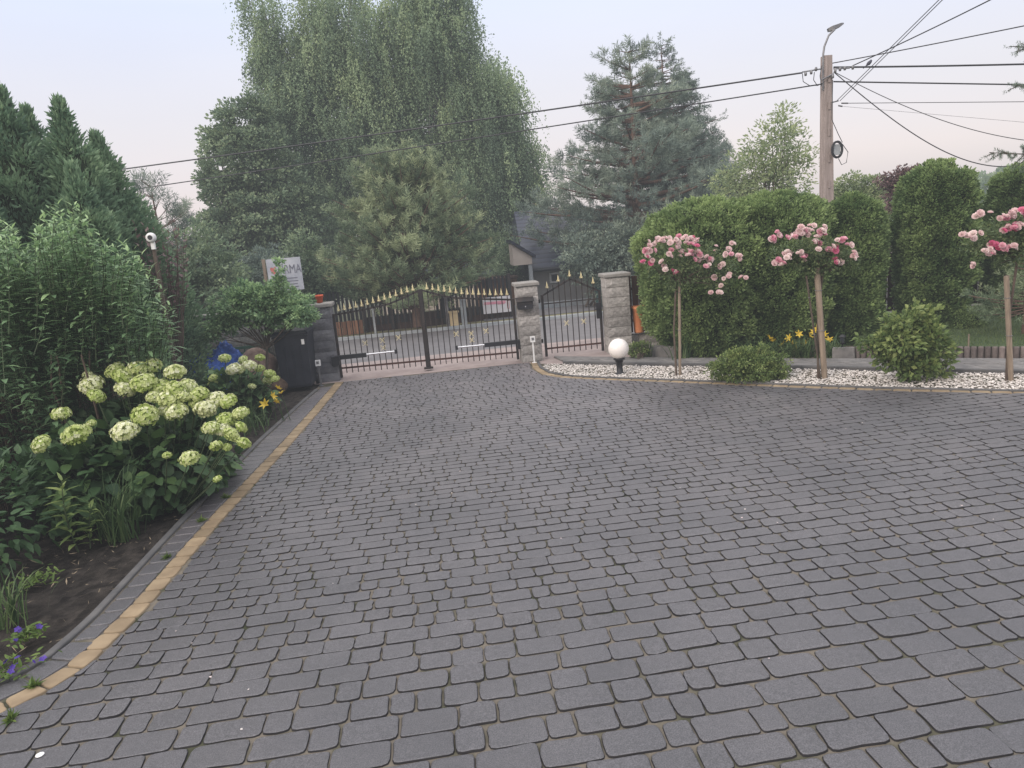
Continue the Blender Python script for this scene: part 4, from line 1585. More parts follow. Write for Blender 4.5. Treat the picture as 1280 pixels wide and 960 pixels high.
# purple leaved shrub by the fence post
t_ = thing("purple_shrub", (-4.3, 12.2, 0), "sparse shrub with dull purple leaves around the camera post", "shrub")
a, w = Acc(), Acc()
for i in range(46):
    tp = at(R_.uniform(160, 236), R_.uniform(272, 372), Y=R_.uniform(11.8, 12.6))
    bs = A([-4.3, 12.2, .5])
    stem_leaves(a, bs + (tp - bs) * .55, tp, 10, .12, .05, bend=.05, droop=.1)
    limbs(w, bs, [bs + (tp - bs) * .56], .012, .005)
w.tube([(-4.3, 12.2, -.05), (-4.3, 12.2, .55)], .03, 8)
a.build("foliage", [MT["red_leaf"], MT["twig"]], t_)
w.build("stems", MT["twig"], t_)

# hydrangea flower heads: domes of four-petalled florets
heads = []
for k in range(4):
    a = Acc()
    n = 150
    d = rdir(n * 2)
    d = d[d[:, 2] > -.35][:n]
    n = len(d)
    P = d * A([.105, .105, .075]) * (1 + wob(d * 3 + k * 5, 2.3, .12))[:, None] * R_.uniform(.93, 1.05, (n, 1))
    tn = np.clip(R_.normal(.5, .2, n) + .15 * d[:, 2], 0, 1)
    for j in range(4):
        an = R_.uniform(0, 1, n) * .4 + j * math.pi / 2
        u = nrm(np.cross(d, A([.3, .2, 1.])))
        v = np.cross(d, u)
        ax = nrm(u * np.cos(an)[:, None] + v * np.sin(an)[:, None] + d * .25)
        a.rhomb(P, ax, d + R_.normal(scale=.15, size=(n, 3)), .019, .018, tn, fold=-.1, wide=.55)
    # closely packed florets beneath, so the head is not see-through
    D2 = rdir(260)
    a.rhomb(D2 * A([.088, .088, .058]), rdir(260), D2, .03, .03, np.full(260, .25), fold=0, wide=.5)
    o = a.build("flower_head", MT["hyd_flower"])
    heads.append(o)


def hydrangea(base, label, headpx, leaf_lobes, nleaf, Ysurf, group, seedr):
    t = thing("hydrangea_bush", base, label, "hydrangea", group)
    a = Acc()
    P, D, _ = shell(leaf_lobes, nleaf, .45, 1.0, zmin=.03)
    ax = D * .8 + R_.normal(scale=.45, size=D.shape)
    ax[:, 2] += .1
    N = D * .5 + A([0, 0, 1.]) + R_.normal(scale=.3, size=D.shape)
    s_ = R_.uniform(.7, 1.2, len(P))
    a.leaf(P, ax, N, .15 * s_, .115 * s_, np.clip(R_.normal(.42, .2, len(P)), 0, 1), 0, droop=.22, shape=(.8, 1, .7))
    B = A(base, float)
    hp = []
    for (px, py, size, Y) in headpx:
        p = at(px, py, Y=Y)
        hp.append((p, size * Y / FPX / .215))
        a.tube([B + (p - B) * A([.35, .35, 0]) + A([0, 0, .0]), B + (p - B) * A([.75, .75, .6]), p], [.008, .006, .004], 5, mat=1, caps=False)
    a.build("foliage", [MT["hyd_leaf"], MT["stem"]], t)
    for i, (p, s_) in enumerate(hp):
        h_ = heads[i % 4]
        out = p - (B + A([0, 0, .5]))
        part(h_, t, p, (R_.normal(scale=.2) - .25 * np.sign(1), R_.normal(scale=.25) + .3 * np.clip(out[0], -1, 1), R_.uniform(0, 6.28)), s_)
    return t


z4 = lambda a_, b_, s_: (a_ / 3.2, 420 + b_ / 3.2, s_ / 3.2)
H1 = [(460, 140, 80), (365, 195, 95), (385, 240, 70), (495, 160, 90), (555, 135, 90), (608, 120, 75), (700, 145, 85), (500, 215, 80), (575, 190, 105), (645, 205, 80), (705, 215, 90), (755, 200, 75),
      (680, 258, 100), (795, 235, 80), (615, 245, 60), (705, 305, 95), (580, 318, 105), (500, 382, 108), (305, 395, 112), (245, 312, 75), (165, 432, 80), (820, 295, 90), (865, 255, 85), (912, 262, 75),
      (962, 310, 72), (905, 335, 75), (965, 365, 55), (845, 368, 75), (890, 375, 65), (925, 395, 70), (975, 428, 62), (865, 440, 55), (908, 445, 40), (758, 490, 82), (668, 477, 38), (870, 572, 38),
      (785, 270, 60), (350, 155, 40), (660, 300, 55), (545, 185, 60), (365, 350, 40), (735, 245, 60)]
hp1 = []
for (a_, b_, s_) in H1:
    x, y, s_ = z4(a_, b_, s_)
    dep = 6.75 + (560 - y) / 105 * .95 + R_.uniform(-.08, .08)
    hp1.append((x, y, s_ * .95, min(dep, 8.4)))
hydrangea((-3.1, 7.5, 0), "large hydrangea with lime and cream flower heads spilling toward the driveway", hp1,
          [(-3.0, 7.6, .42, .62, .8, .52), (-3.55, 7.3, .42, .6, .7, .5), (-2.78, 7.9, .32, .40, .8, .42), (-3.3, 8.0, .6, .75, .55, .5)], 2300, 7.5, "hydrangeas in the left bed", 1)
H2 = [(900, 90, 48), (972, 95, 38), (1040, 87, 38), (935, 133, 60), (998, 118, 55), (1038, 130, 40), (1078, 152, 48), (1072, 178, 42), (1100, 172, 35), (852, 168, 36), (852, 193, 42), (1008, 202, 32), (960, 135, 40)]
hp2 = []
for (a_, b_, s_) in H2:
    x, y, s_ = z4(a_, b_, s_)
    hp2.append((x, y, s_, 11.0 + R_.uniform(-.2, .2)))
hydrangea((-3.3, 11.0, 0), "smaller hydrangea with cream heads in front of the blue sack and the bin", hp2,
          [(-3.3, 11.3, .35, .48, .35, .38), (-3.0, 11.3, .3, .33, .35, .32)], 800, 11, "hydrangeas in the left bed", 2)
# iris like clump beside it, lilies
t_ = thing("iris_clump", (-2.95, 10.6, 0), "clump of thin green blades just before the smaller hydrangea", "plant")
a = Acc()
for q in ((-2.95, 10.7), (-3.1, 10.3), (-2.85, 10.2), (-3.2, 9.9), (-3.05, 9.6)):
    blades(a, (*q, 0), 32, .55, .014, .35, .4, rad=.10)
a.build("blades", MT["iris_leaf"], t_)


def lily_plant(base, label, hpx, Y, nb, L, group=None, name="daylily_clump", spots=None):
    t = thing(name, base, label, "lily", group)
    a = Acc()
    for q in (spots or [(base[0], base[1])]):
        blades(a, (*q, 0), nb, L, .018, .45, .8, rad=.07)
    for (px, py) in hpx:
        p = at(px, py, Y=Y)
        a.tube([(p[0] + R_.normal(scale=.05), Y, 0), (p[0], Y, p[2])], [.005, .003], 5, caps=False)
    a.build("blades", MT["iris_leaf"], t)
    b = Acc()
    for k in range(6):
        an = k * math.pi / 3
        b.leaf(A([[0., 0, 0]]), A([[math.cos(an) * .8, math.sin(an) * .8, .8]]), A([[-math.cos(an), -math.sin(an), 1.]]), [.085], [.036], .6, droop=.35)
    fl = b.build("lily_flower", MT["yellow_fl"])
    for (px, py) in hpx:
        p = at(px, py, Y=Y)
        part(fl, t, p, (R_.uniform(.2, 1.1), R_.normal(scale=.5), R_.uniform(0, 6)), R_.uniform(.8, 1.2))
    return t


lily_plant((-2.75, 10.6, 0), "small yellow lily flowering at the edge of the left bed", [(340, 496), (345, 503), (352, 492), (347, 486), (332, 506)], 10.7, 30, .3, "yellow lilies")
p = at(960, 449, z=0)
sp = [tuple(at(u, 448, z=0)[:2] + A([.1, .15])) for u in (915, 938, 962, 985, 1003, 1022, 1040)]
lily_plant((p[0], p[1] + .2, 0), "row of yellow daylilies in front of the hedge, behind the second rose tree",
           [(962, 424), (966, 427), (979, 431), (987, 423), (990, 430), (998, 418), (1012, 421), (1018, 415), (1022, 412), (1030, 420), (1036, 426), (1042, 436), (1008, 430), (994, 436)], p[1] + .15, 60, .5, "yellow lilies", spots=sp)
# grass clumps in the near left bed
for (px, py, L, n, lab) in ((150, 672, .85, 90, "clump of long arching grass in front of the big hydrangea"), (14, 775, .5, 50, "clump of stiff blades at the lower left edge")):
    p = at(px, py, z=0)
    t_ = thing("grass_clump", p, lab, "grass clump", "grass clumps in the left bed")
    a = Acc()
    blades(a, p, n, L, .013, .3, .55, rad=.07)
    a.build("blades", MT["iris_leaf"], t_)
# young stem plant
p = at(98, 690, z=0)
t_ = thing("stem_plant", p, "young upright plant with narrow leaves on one stem, before the big hydrangea", "plant")
a = Acc()
stem_leaves(a, p, p + A([.02, .0, .66]), 34, .16, .045, bend=.02, updir=.35, stem_r=.008)
stem_leaves(a, p + A([.08, .05, 0]), p + A([.16, .06, .4]), 18, .13, .04, bend=.02, updir=.35)
a.build("foliage", [MT["bush_leaf"], MT["stem"]], t_)
# low ground plants with violet flowers
for (px, py, r_, lab) in ((5, 845, .16, "violet flowers of a low plant nearest the paving corner"), (32, 800, .10, "small tuft with violet flowers by the soil edge"), (45, 730, .16, "low leafy tuft under the shrub at the left edge")):
    p = at(px, py, z=0)
    t_ = thing("low_plant", p, lab, "plant", "low plants at the front of the left bed")
    a = Acc()
    n = 120
    P = p + R_.normal(scale=r_ * .55, size=(n, 3)) * A([1, 1, .1]) + A([0, 0, .02])
    P[:, 2] = np.abs(P[:, 2]) + .01
    dd_ = rdir(n)
    dd_[:, 2] = abs(dd_[:, 2]) * .7
    a.leaf(P, dd_, rdir(n) * .4 + A([0, 0, 1.]), R_.uniform(.03, .07, n), .02, R_.uniform(.2, .8, n))
    a.build("foliage", MT["weed"], t_)
    if "violet" in lab:
        if "violet_proto" not in MT:
            b = Acc()
            for k in range(5):
                an = k * 1.2566
                b.leaf(A([[0., 0, 0]]), A([[math.cos(an), math.sin(an), .25]]), A([[0, 0, 1.]]), [.019], [.017], .2 + .12 * k, droop=.1)
            MT["violet_proto"] = b.build("flower", MT["purple_fl"])
        for k in range(12 if r_ > .12 else 6):
            q = p + A([R_.normal(scale=r_ * .5), R_.normal(scale=r_ * .5), R_.uniform(.05, .12)])
            part(MT["violet_proto"], t_, q, (R_.normal(scale=.5), R_.normal(scale=.5), R_.uniform(0, 6)), R_.uniform(.9, 1.5))
# dark shade foliage low behind hydrangea
t_ = thing("shade_plants", (-4.1, 6.4, 0), "dark leafy undergrowth at the left edge below the tall shrub", "plant")
a = Acc()
P, D, _ = shell([(-4.0, 6.7, .35, .55, 1.1, .55), (-4.2, 5.7, .2, .45, .6, .35)], 900, .5, 1.0, zmin=.02)
a.leaf(P, D + R_.normal(scale=.5, size=D.shape), D * .4 + A([0, 0, 1.]), R_.uniform(.07, .13, len(P)), .05, np.clip(R_.normal(.3, .15, len(P)), 0, 1))
a.build("foliage", MT["hyd_leaf"], t_)
# weeds in joints by the yellow line
for (px, py, lab) in ((14, 900, "weed tuft in the joint at the end of the yellow line"), (42, 858, "weed tuft between the yellow line and the soil corner"), (210, 697, "tiny weed in the joint of the yellow line below the hydrangea"),
                      (282, 622, "weed tuft beside the kerb near the hydrangea heads"), (252, 652, "tiny weed on the grey course beside the yellow line")):
    p = at(px, py, z=0)
    a = Acc()
    n = 46
    P = p + R_.normal(scale=.004, size=(n, 3)) * A([1, 1, 0])
    a.lathe([(.008, -.01), (.008, .004), (0, .006)], p, 6)
    dd_ = rdir(n)
    dd_[:, 2] = abs(dd_[:, 2])
    a.rhomb(P, dd_, rdir(n), R_.uniform(.03, .075, n), .012, R_.uniform(0, 1, n))
    tag(a.build("weed_tuft", MT["weed"]), lab, "weed", "weeds in the paving joints")
# white disc lying on the paving, pale petals scattered
p = at(50, 944, z=.003)
a = Acc()
a.lathe([(.0, .001), (.019, .001), (.021, .003), (.02, .006), (.012, .0075), (.0115, .005), (.004, .005), (0, .005)], (p[0], p[1], .002), 18)
tag(a.build("bottle_cap", MT["white"]), "small round white cap lying on the pavers in the lower left corner", "cap")
a = Acc()
n = 70
P = np.column_stack([R_.uniform(-2.2, 6, n), R_.uniform(3, 12, n), np.full(n, .006)])
P = P[P[:, 0] < np.interp(P[:, 1], [q[1] for q in BED], [q[0] for q in BED]) - .2]
n = len(P)
dd_ = rdir(n)
dd_[:, 2] = 0
a.rhomb(P, dd_, np.tile(A([0, 0, 1.]), (n, 1)) + R_.normal(scale=.2, size=(n, 3)), R_.uniform(.012, .026, n), R_.uniform(.009, .018, n), R_.uniform(.5, 1, n))
tag(a.build("fallen_petals", MT["rose_pale"]), kind="stuff")

# small dark-leaved tree in front of the wall
tb = at(325, 470, Y=13.0)
lob = []
for (px, py, r_) in ((290, 385, .36), (320, 375, .38), (350, 378, .36), (372, 392, .30), (278, 402, .26), (335, 398, .34), (384, 392, .20), (350, 352, .11), (300, 362, .18), (380, 376, .12), (268, 418, .14), (350, 338, .06), (347, 328, .045)):
    q = at(px, py, Y=12.9)
    lob.append((q[0], 12.9 + R_.uniform(-.15, .15), q[2], r_, r_, r_ * .8))
broadleaf("small_tree", (tb[0] + .1, 12.9, 0), lob, 560, 26, .085, .06, .032, "shrub", "small dark green tree leaning over the blue sack and the bin", group=None, trunk_r=.03, zf=.5, nl=26, leaf=False, lo=.3)

# ------------------------------------------------------------------ right side planting
bx_ = lerp([(0, .62), (.15, .85), (.5, 1.0), (.8, .97), (.93, .8), (1.0, .25)])
hed = [(4.72, 12.75, 2.62, 1.0, 1.1, "bright green clipped thuja at the left end of the hedge, behind the first rose tree"),
       (5.85, 12.5, 2.62, .86, 1.15, "clipped thuja in the middle of the hedge behind the daylilies"),
       (7.06, 12.1, 2.46, .48, 1.0, "darker thuja right of the utility pole foot, left of the dark gap"),
       (8.50, 12.0, 2.78, .60, 1.0, "broad full thuja right of the dark gap, above the ball-shaped shrub"),
       (10.1, 12.1, 2.60, .46, 1.0, "thuja just right of the sky gap, behind the third rose tree"),
       (11.1, 12.3, 2.8, .62, 1.0, "thuja farthest right, cut off by the edge of the photo")]
for i, (x, y, h, r_, el, lab) in enumerate(hed):
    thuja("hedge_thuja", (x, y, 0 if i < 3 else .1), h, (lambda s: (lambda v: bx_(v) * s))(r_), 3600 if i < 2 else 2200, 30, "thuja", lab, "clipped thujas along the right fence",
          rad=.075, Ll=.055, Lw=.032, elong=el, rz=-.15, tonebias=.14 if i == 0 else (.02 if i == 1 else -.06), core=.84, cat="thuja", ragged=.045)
# topiary ball on a stem
p = at(1205, 448, z=.17)
p = A([9.0, 11.55, .17])
t_ = thing("ball_shrub", p, "small clipped ball-shaped shrub on the lawn in front of the thujas", "shrub")
a = Acc()
q = at(1205, 400, Y=p[1])
p[0] = q[0]
P, D, _ = shell([(q[0], p[1], q[2], .30, .30, .24)], 420, .8, 1.0)
puffs(a, P, D, 20, .05, .035, .02, up=.2)
a.build("crown", MT["thuja"], t_)
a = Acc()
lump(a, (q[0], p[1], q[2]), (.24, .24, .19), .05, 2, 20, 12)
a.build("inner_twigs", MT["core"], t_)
a = Acc()
a.tube([(q[0], p[1], .1), (q[0], p[1], q[2])], .018, 7)
a.build("stem", MT["bark"], t_)
# thin pale stake on lawn
p = at(1210, 448, z=0)
a = Acc()
q = at(1209, 418, Y=p[1])
a.tube([(p[0], p[1], -.05), (p[0], p[1], q[2])], .011, 6)
tag(a.build("garden_stake", MT["wood_grey"]), "thin pale stake standing in the lawn edging below the ball-shaped shrub", "stake")

# rose trees
ros = {}
for nm, mt in (("pale", "rose_pale"), ("pink", "rose_pink"), ("hot", "rose_hot")):
    for v in range(2):
        a = Acc()
        n = 0
        for ring, (cnt, r_, el, L_p) in enumerate(((9, .012, .15, .045), (8, .010, .55, .040), (6, .007, .95, .034), (4, .004, 1.25, .028))):
            k = np.arange(cnt)
            an = k / cnt * 6.283 + ring * .4 + R_.normal(scale=.12, size=cnt)
            o = np.column_stack([np.cos(an), np.sin(an), np.zeros(cnt)])
            ax = o * math.cos(el) + A([0, 0, 1.]) * math.sin(el)
            N = -o * math.sin(el) + A([0, 0, 1.]) * math.cos(el)
            a.leaf(o * r_ + A([0, 0, .004 * ring]), ax, N, L_p, L_p * 1.05, np.clip(.25 + ring * .16 + R_.normal(scale=.1, size=cnt), 0, 1), droop=-.25, shape=(.7, 1, .85))
        ros[nm, v] = a.build("rose_blossom", MT[mt])


def rose_tree(base, Y, lobpx, clusters, stakes, label, hseed, dens=1.0):
    t = thing("standard_rose", base, label, "rose tree", "standard rose trees in the gravel bed")
    lob = []
    for (px, py, r_) in lobpx:
        q = at(px, py, Y=Y)
        lob.append((q[0], Y, q[2], r_, r_ * .8, r_ * .75))
    a = Acc()
    P, D, _ = shell(lob, int(300 * dens), .3, 1.0)
    puffs(a, P, D, 13, .07, .042, .026, up=.0, out=.6)
    a.build("foliage", MT["rose_leaf"], t)
    a = Acc()
    hub = A([base[0] + .0, Y, lob[0][2] - .28])
    limbs(a, hub, [A(l[:3]) for l in lob], .012, .004)
    sel = R_.choice(len(P), 26, replace=False)
    limbs(a, hub, P[sel], .007, .003)
    a.tube([(base[0] - .05, Y + .02, -.03), (base[0] - .06, Y + .02, hub[2] * .5), hub], [.018, .014, .016], 7)
    a.build("stem", MT["twig"], t)
    for (p0, p1, r_, m) in stakes:
        q0, q1 = at(*p0, Y=Y - .03), at(*p1, Y=Y - .03)
        a = Acc()
        q0[2] = min(q0[2], -.03)
        a.tube([q0, (q0 + q1) / 2, q1], r_, 9, tone=R_.uniform(.3, .8))
        a.build("stake", MT[m], t)
        a = Acc()
        for f in (.45, .8):
            c = q0 + (q1 - q0) * f
            a.tube([c + A([r_ * 1.15 * math.cos(u), r_ * 1.15 * math.sin(u), 0]) for u in np.linspace(0, 6.28, 11)], .004, 4, caps=False)
        a.build("tie", MT["alu"], t)
    for (px, py, rr, n, kinds) in clusters:
        for i in range(int(n * 1.35 * (.9 if Y > 10 else 1))):
            an, rad = R_.uniform(0, 6.28), rr * R_.uniform(0, 1) ** .5
            q = at(px + rad * math.cos(an), py + rad * .8 * math.sin(an), Y=Y - .10 - R_.uniform(0, .22))
            kd = rnd.choice(kinds + 'w' if rnd.random() < .8 else 'w')
            part(ros[{"w": "pale", "p": "pink", "h": "hot"}[kd], i % 2], t, q, (R_.uniform(.2, 1.3), R_.normal(scale=.5), R_.uniform(-.7, .7)), R_.uniform(.62, .98))
    return t


Y1 = 10.9
rose_tree((at(850, 468, Y=Y1)[0], Y1, 0), Y1, [(848, 330, .42), (822, 322, .30), (880, 325, .35), (905, 335, .24), (850, 350, .2), (895, 355, .18)],
          [(808, 326, 9, 7, "hhp"), (812, 308, 9, 6, "pw"), (826, 302, 9, 6, "pww"), (838, 299, 8, 5, "ww"), (852, 300, 8, 6, "ppw"), (866, 302, 9, 7, "pph"), (873, 304, 6, 4, "pp"), (845, 316, 10, 6, "pw"), (858, 316, 8, 5, "pw"),
           (830, 328, 6, 3, "wp"), (831, 336, 5, 2, "wp"), (843, 340, 4, 3, "hh"), (874, 320, 9, 7, "ppw"), (882, 326, 8, 6, "pw"), (884, 334, 5, 3, "p"), (896, 312, 6, 2, "w"), (912, 316, 6, 3, "wp"), (921, 321, 6, 4, "pp"),
           (916, 304, 4, 2, "p"), (900, 331, 5, 3, "w"), (908, 345, 6, 3, "w"), (890, 348, 4, 1, "p"), (902, 355, 4, 1, "w"), (930, 347, 4, 2, "p"), (886, 367, 3, 1, "w"), (899, 364, 4, 2, "w")],
          [((850, 470), (849, 338), .022, "wood_grey")], "rose tree nearest the globe lamp, with a wide spray of pale pink blossoms", 1, 1.15)
Y2 = 9.7
rose_tree((at(1028, 472, Y=Y2)[0], Y2, 0), Y2, [(1018, 318, .36), (995, 318, .26), (1042, 322, .28), (978, 322, .16), (1060, 325, .16), (1020, 335, .16)],
          [(965, 297, 7, 6, "pp"), (974, 291, 5, 3, "p"), (990, 297, 7, 5, "wp"), (1000, 288, 7, 6, "ww"), (1008, 290, 6, 4, "wp"), (1014, 285, 5, 3, "w"), (1031, 288, 8, 6, "pp"), (1040, 310, 8, 6, "hpp"), (1053, 300, 7, 5, "p"),
           (1060, 307, 4, 2, "p"), (1069, 318, 6, 5, "wp"), (1046, 328, 6, 4, "hp"), (982, 316, 6, 4, "pp"), (974, 329, 6, 5, "hp"), (984, 324, 4, 2, "w"), (1001, 315, 5, 3, "w"), (1006, 323, 5, 3, "pw"), (1021, 304, 5, 3, "pw"), (1025, 296, 4, 2, "p"), (1022, 312, 4, 1, "w")],
          [((1031, 471), (1021, 334), .042, "wood_grey"), ((1026, 472), (1008, 345), .014, "bark")], "middle rose tree tied to a thick leaning stake, by the daylilies", 2)
Y3 = 8.5
rose_tree((at(1264, 476, Y=Y3)[0], Y3, 0), Y3, [(1262, 295, .36), (1235, 300, .24), (1285, 290, .32), (1262, 320, .2), (1218, 305, .12)],
          [(1222, 268, 4, 3, "wp"), (1237, 264, 3, 1, "w"), (1215, 296, 7, 5, "pw"), (1225, 294, 3, 1, "w"), (1255, 272, 7, 6, "pp"), (1268, 268, 6, 4, "pp"), (1266, 284, 8, 6, "hp"), (1258, 289, 4, 2, "h"), (1276, 283, 6, 4, "hp"),
           (1240, 312, 9, 8, "ph"), (1232, 316, 5, 3, "hp"), (1256, 308, 6, 4, "pp"), (1264, 310, 5, 3, "p"), (1217, 330, 4, 2, "p"), (1278, 267, 5, 3, "h"), (1202, 294, 4, 2, "w"), (1285, 272, 8, 6, "hp"), (1292, 290, 8, 5, "hp")],
          [((1264, 476), (1258, 345), .032, "wood_grey")], "rose tree at the right edge with deep pink blossoms on a thick stake", 3)


def bush(name, Y, lobpx, label, mat, nP, per, rad, Ll, Lw, group=None, zmin=.01):
    lob = []
    for (px, py, r_) in lobpx:
        q = at(px, py, Y=Y)
        lob.append((q[0], Y + R_.uniform(-.1, .1), q[2], r_, r_ * .9, r_ * .85))
    b = (lob[0][0], Y, 0)
    return broadleaf(name, b, lob, nP, per, rad, Ll, Lw, mat, label, "shrub", group, trunk_r=.015, zf=.2, nl=24, zmin=zmin, stems=4, lo=.3, flat=.7)


bush("low_shrub", 10.05, [(938, 455, .32), (915, 458, .24), (962, 458, .24), (925, 446, .18), (950, 444, .16), (900, 464, .14), (975, 465, .12)], "low spreading green shrub in the gravel between the first two rose trees", "bush_leaf", 430, 26, .075, .042, .022)
bush("rose_bush", 8.95, [(1140, 440, .30), (1120, 425, .24), (1155, 425, .24), (1124, 402, .17), (1152, 398, .18), (1160, 445, .26), (1115, 445, .2), (1090, 428, .11), (1176, 470, .09), (1110, 388, .08), (1160, 410, .14), (1138, 388, .10), (1143, 455, .25), (1185, 466, .08)],
     "tall bushy shrub in the gravel right of the middle rose tree", "bush_leaf", 270, 17, .11, .075, .045)
bush("rust_shrub", 12.6, [(793, 436, .12), (803, 434, .12)], "tuft of reddish green stems at the foot of the right pillar", "bush_leaf", 60, 16, .06, .05, .015)
for (px, py, Y, n_, L, lab) in ((853, 440, 12.1, 46, .6, "blue-green iris blades behind the first rose stake"), (810, 446, 12.7, 30, .4, "tuft of blades between the lamp and the tan block")):
    p = at(px, py, Y=Y)
    t_ = thing("iris_clump", (p[0], Y, 0), lab, "plant", "iris clumps before the hedge")
    a = Acc()
    blades(a, (p[0], Y, 0), n_, L, .024, .3, .35, rad=.08)
    a.build("blades", MT["iris_leaf"], t_)
# spreading conifer on the right edge, behind the third rose
p = at(1262, 390, Y=10.4)
conifer("low_pine", (p[0] + .25, 10.4, .15), 1.25, lambda v: .85 * (1 - v) + .15, .35, 7, 6, 22, .075, .009, "pine", "young spreading pine with flat branches behind the third rose tree", rise=.05, tuftlen=.14, trunk_r=.03, sub=14)

# spruce reaching into the top right corner
p = at(1300, 150, Y=6.4)
t_ = thing("corner_spruce", (p[0] + .9, 6.4, 0), "blue-green spruce twigs reaching in from the right edge of the sky", "tree")
a, w = Acc(), Acc()
B = A([p[0] + .9, 6.4, 0])
w.tube([B, B + A([0, 0, 5.2])], [.11, .03], 9)
S, SD = [], []
brs = [((1237, 190), 1.0), ((1268, 106), .9), ((1270, 57), .8), ((1290, 215), .9)]
for (q, _) in brs:
    tip = at(*q, Y=6.3)
    st = B + A([0, 0, tip[2] + .12])
    u = np.linspace(0, 1, 9)[:, None]
    pts = st + (tip - st) * u + A([0, 0, -.10]) * np.sin(u * 3.1)
    w.tube(pts, np.linspace(.014, .003, 9), 6, caps=False)
    dr = nrm(tip - st)
    for f in np.linspace(.15, .97, 16):
        c = st + (tip - st) * f + A([0, 0, -.10]) * math.sin(f * 3.1)
        for s_ in (-1, 1):
            side = nrm(np.cross(dr, A([0, 0, 1.]))) * s_
            L = .30 * (1.08 - f) + .05
            dd_ = nrm(dr * .7 + side * R_.uniform(.1, .8) + A([0, 0, R_.uniform(-.7, .5)]))
            w.tube([c, c + dd_ * L], [.005, .002], 4, caps=False)
            for g_ in np.linspace(.05, 1, max(2, int(L / .022))):
                S.append(c + dd_ * L * g_)
                SD.append(dd_)
        S.append(c)
        SD.append(dr)
for k in range(260):   # the rest of the tree, out of the frame
    zz = R_.uniform(.5, 5.0)
    an = R_.uniform(-1.2, 1.2)
    r_ = (5.4 - zz) * .28
    d0 = A([math.cos(an), math.sin(an), -.1])
    for g_ in np.linspace(.3, 1, 8):
        S.append(B + A([.15, 0, zz]) + d0 * r_ * g_)
        SD.append(nrm(d0))
S, SD = A(S), A(SD)
n, m = len(S), 16
rd = rdir(n * m).reshape(n, m, 3)
perp = nrm(rd - SD[:, None] * (rd * SD[:, None]).sum(-1, keepdims=True))
a.rhomb((S[:, None] + SD[:, None] * R_.uniform(0, .03, (n, m, 1))).reshape(-1, 3), (SD[:, None] * .6 + perp).reshape(-1, 3), rdir(n * m), .026, .0035, R_.uniform(.3, .9, n * m))
a.build("needles", MT["spruce"], t_)
w.build("branches", MT["bark"], t_)

# ------------------------------------------------------------------ trees beyond the road
gb = "tall trees across the road"


def birch(base, lobes, nst, label, side=0):
    t = thing("birch_tree", base, label, "tree", gb)
    Pc, Dc, k = shell(lobes, nst // 17, .35, .98)
    tc_ = np.clip(R_.normal(.5, .26, len(Pc)), .05, .95)
    lc_ = R_.uniform(.8, 2.2, len(Pc))
    rep = 17
    P = np.repeat(Pc, rep, 0) + R_.normal(scale=1, size=(len(Pc) * rep, 3)) * A([.21, .21, .20])
    D = np.repeat(Dc, rep, 0)
    n = len(P)
    a = Acc()
    K = 30
    Ls = np.repeat(lc_, rep) * R_.uniform(.45, 1.15, n)
    tp_ = np.repeat(tc_, rep)
    u = np.linspace(0, 1, K)[None, :, None]
    hor = nrm(D * A([1, 1, .0]) + 1e-4)
    pts = P[:, None] + hor[:, None] * (.30 * Ls[:, None, None] * (1 - (1 - u) ** 2) * R_.uniform(.3, 1, (n, 1, 1))) - A([0, 0, 1.]) * (u ** 1.3) * Ls[:, None, None]
    pts[..., 0] += .06 * np.sin(u[..., 0] * 5 + R_.uniform(0, 6, (n, 1)))
    pts = pts + R_.normal(scale=.04, size=pts.shape)
    tone = np.clip(tp_[:, None] + .30 * (.45 - u[..., 0]) + R_.normal(scale=.12, size=(n, K)), 0, 1)
    ax = R_.normal(scale=.6, size=pts.shape)
    ax[..., 2] -= 1.0
    a.rhomb(pts.reshape(-1, 3), ax.reshape(-1, 3), rdir(n * K), R_.uniform(.065, .115, n * K), R_.uniform(.04, .068, n * K), tone.ravel())
    Pb, Db, _ = shell(lobes, nst // 5, .3, .93)
    puffs(a, Pb, Db, 30, .30, .085, .055, tone=np.clip(R_.normal(.42, .2, len(Pb)), 0, 1), up=-.4, flat=1.2, out=.4)
    a.build("crown", MT["birch"], t)
    w = Acc()
    B = A(base, float)
    L = A(lobes, float)
    for l in L:
        top = l[:3] + A([0, 0, l[5] * .8])
        uu = np.linspace(0, 1, 8)[:, None]
        tr = B + (top - B) * uu
        tr[1:-1, :2] += R_.normal(scale=.10, size=(6, 2))
        w.tube(tr, np.linspace(.13, .015, 8), 8, caps=False)
        for j in range(16):
            i = R_.choice(np.where(np.linalg.norm((P - l[:3]) / l[3:6], axis=1) < 1.1)[0])
            c = tr[rnd.randint(2, 6)]
            limbs(w, c, [P[i]], .028, .006)
    w.build("trunk", MT["bark_birch"], t)
    return t


def lobpx(tab, Y):
    out = []
    for (px, py, rx, rz, *dy) in tab:
        q = at(px, py, Y=Y)
        out.append((q[0], Y + (dy[0] if dy else 0), q[2], rx, rx * .85, rz))
    return out


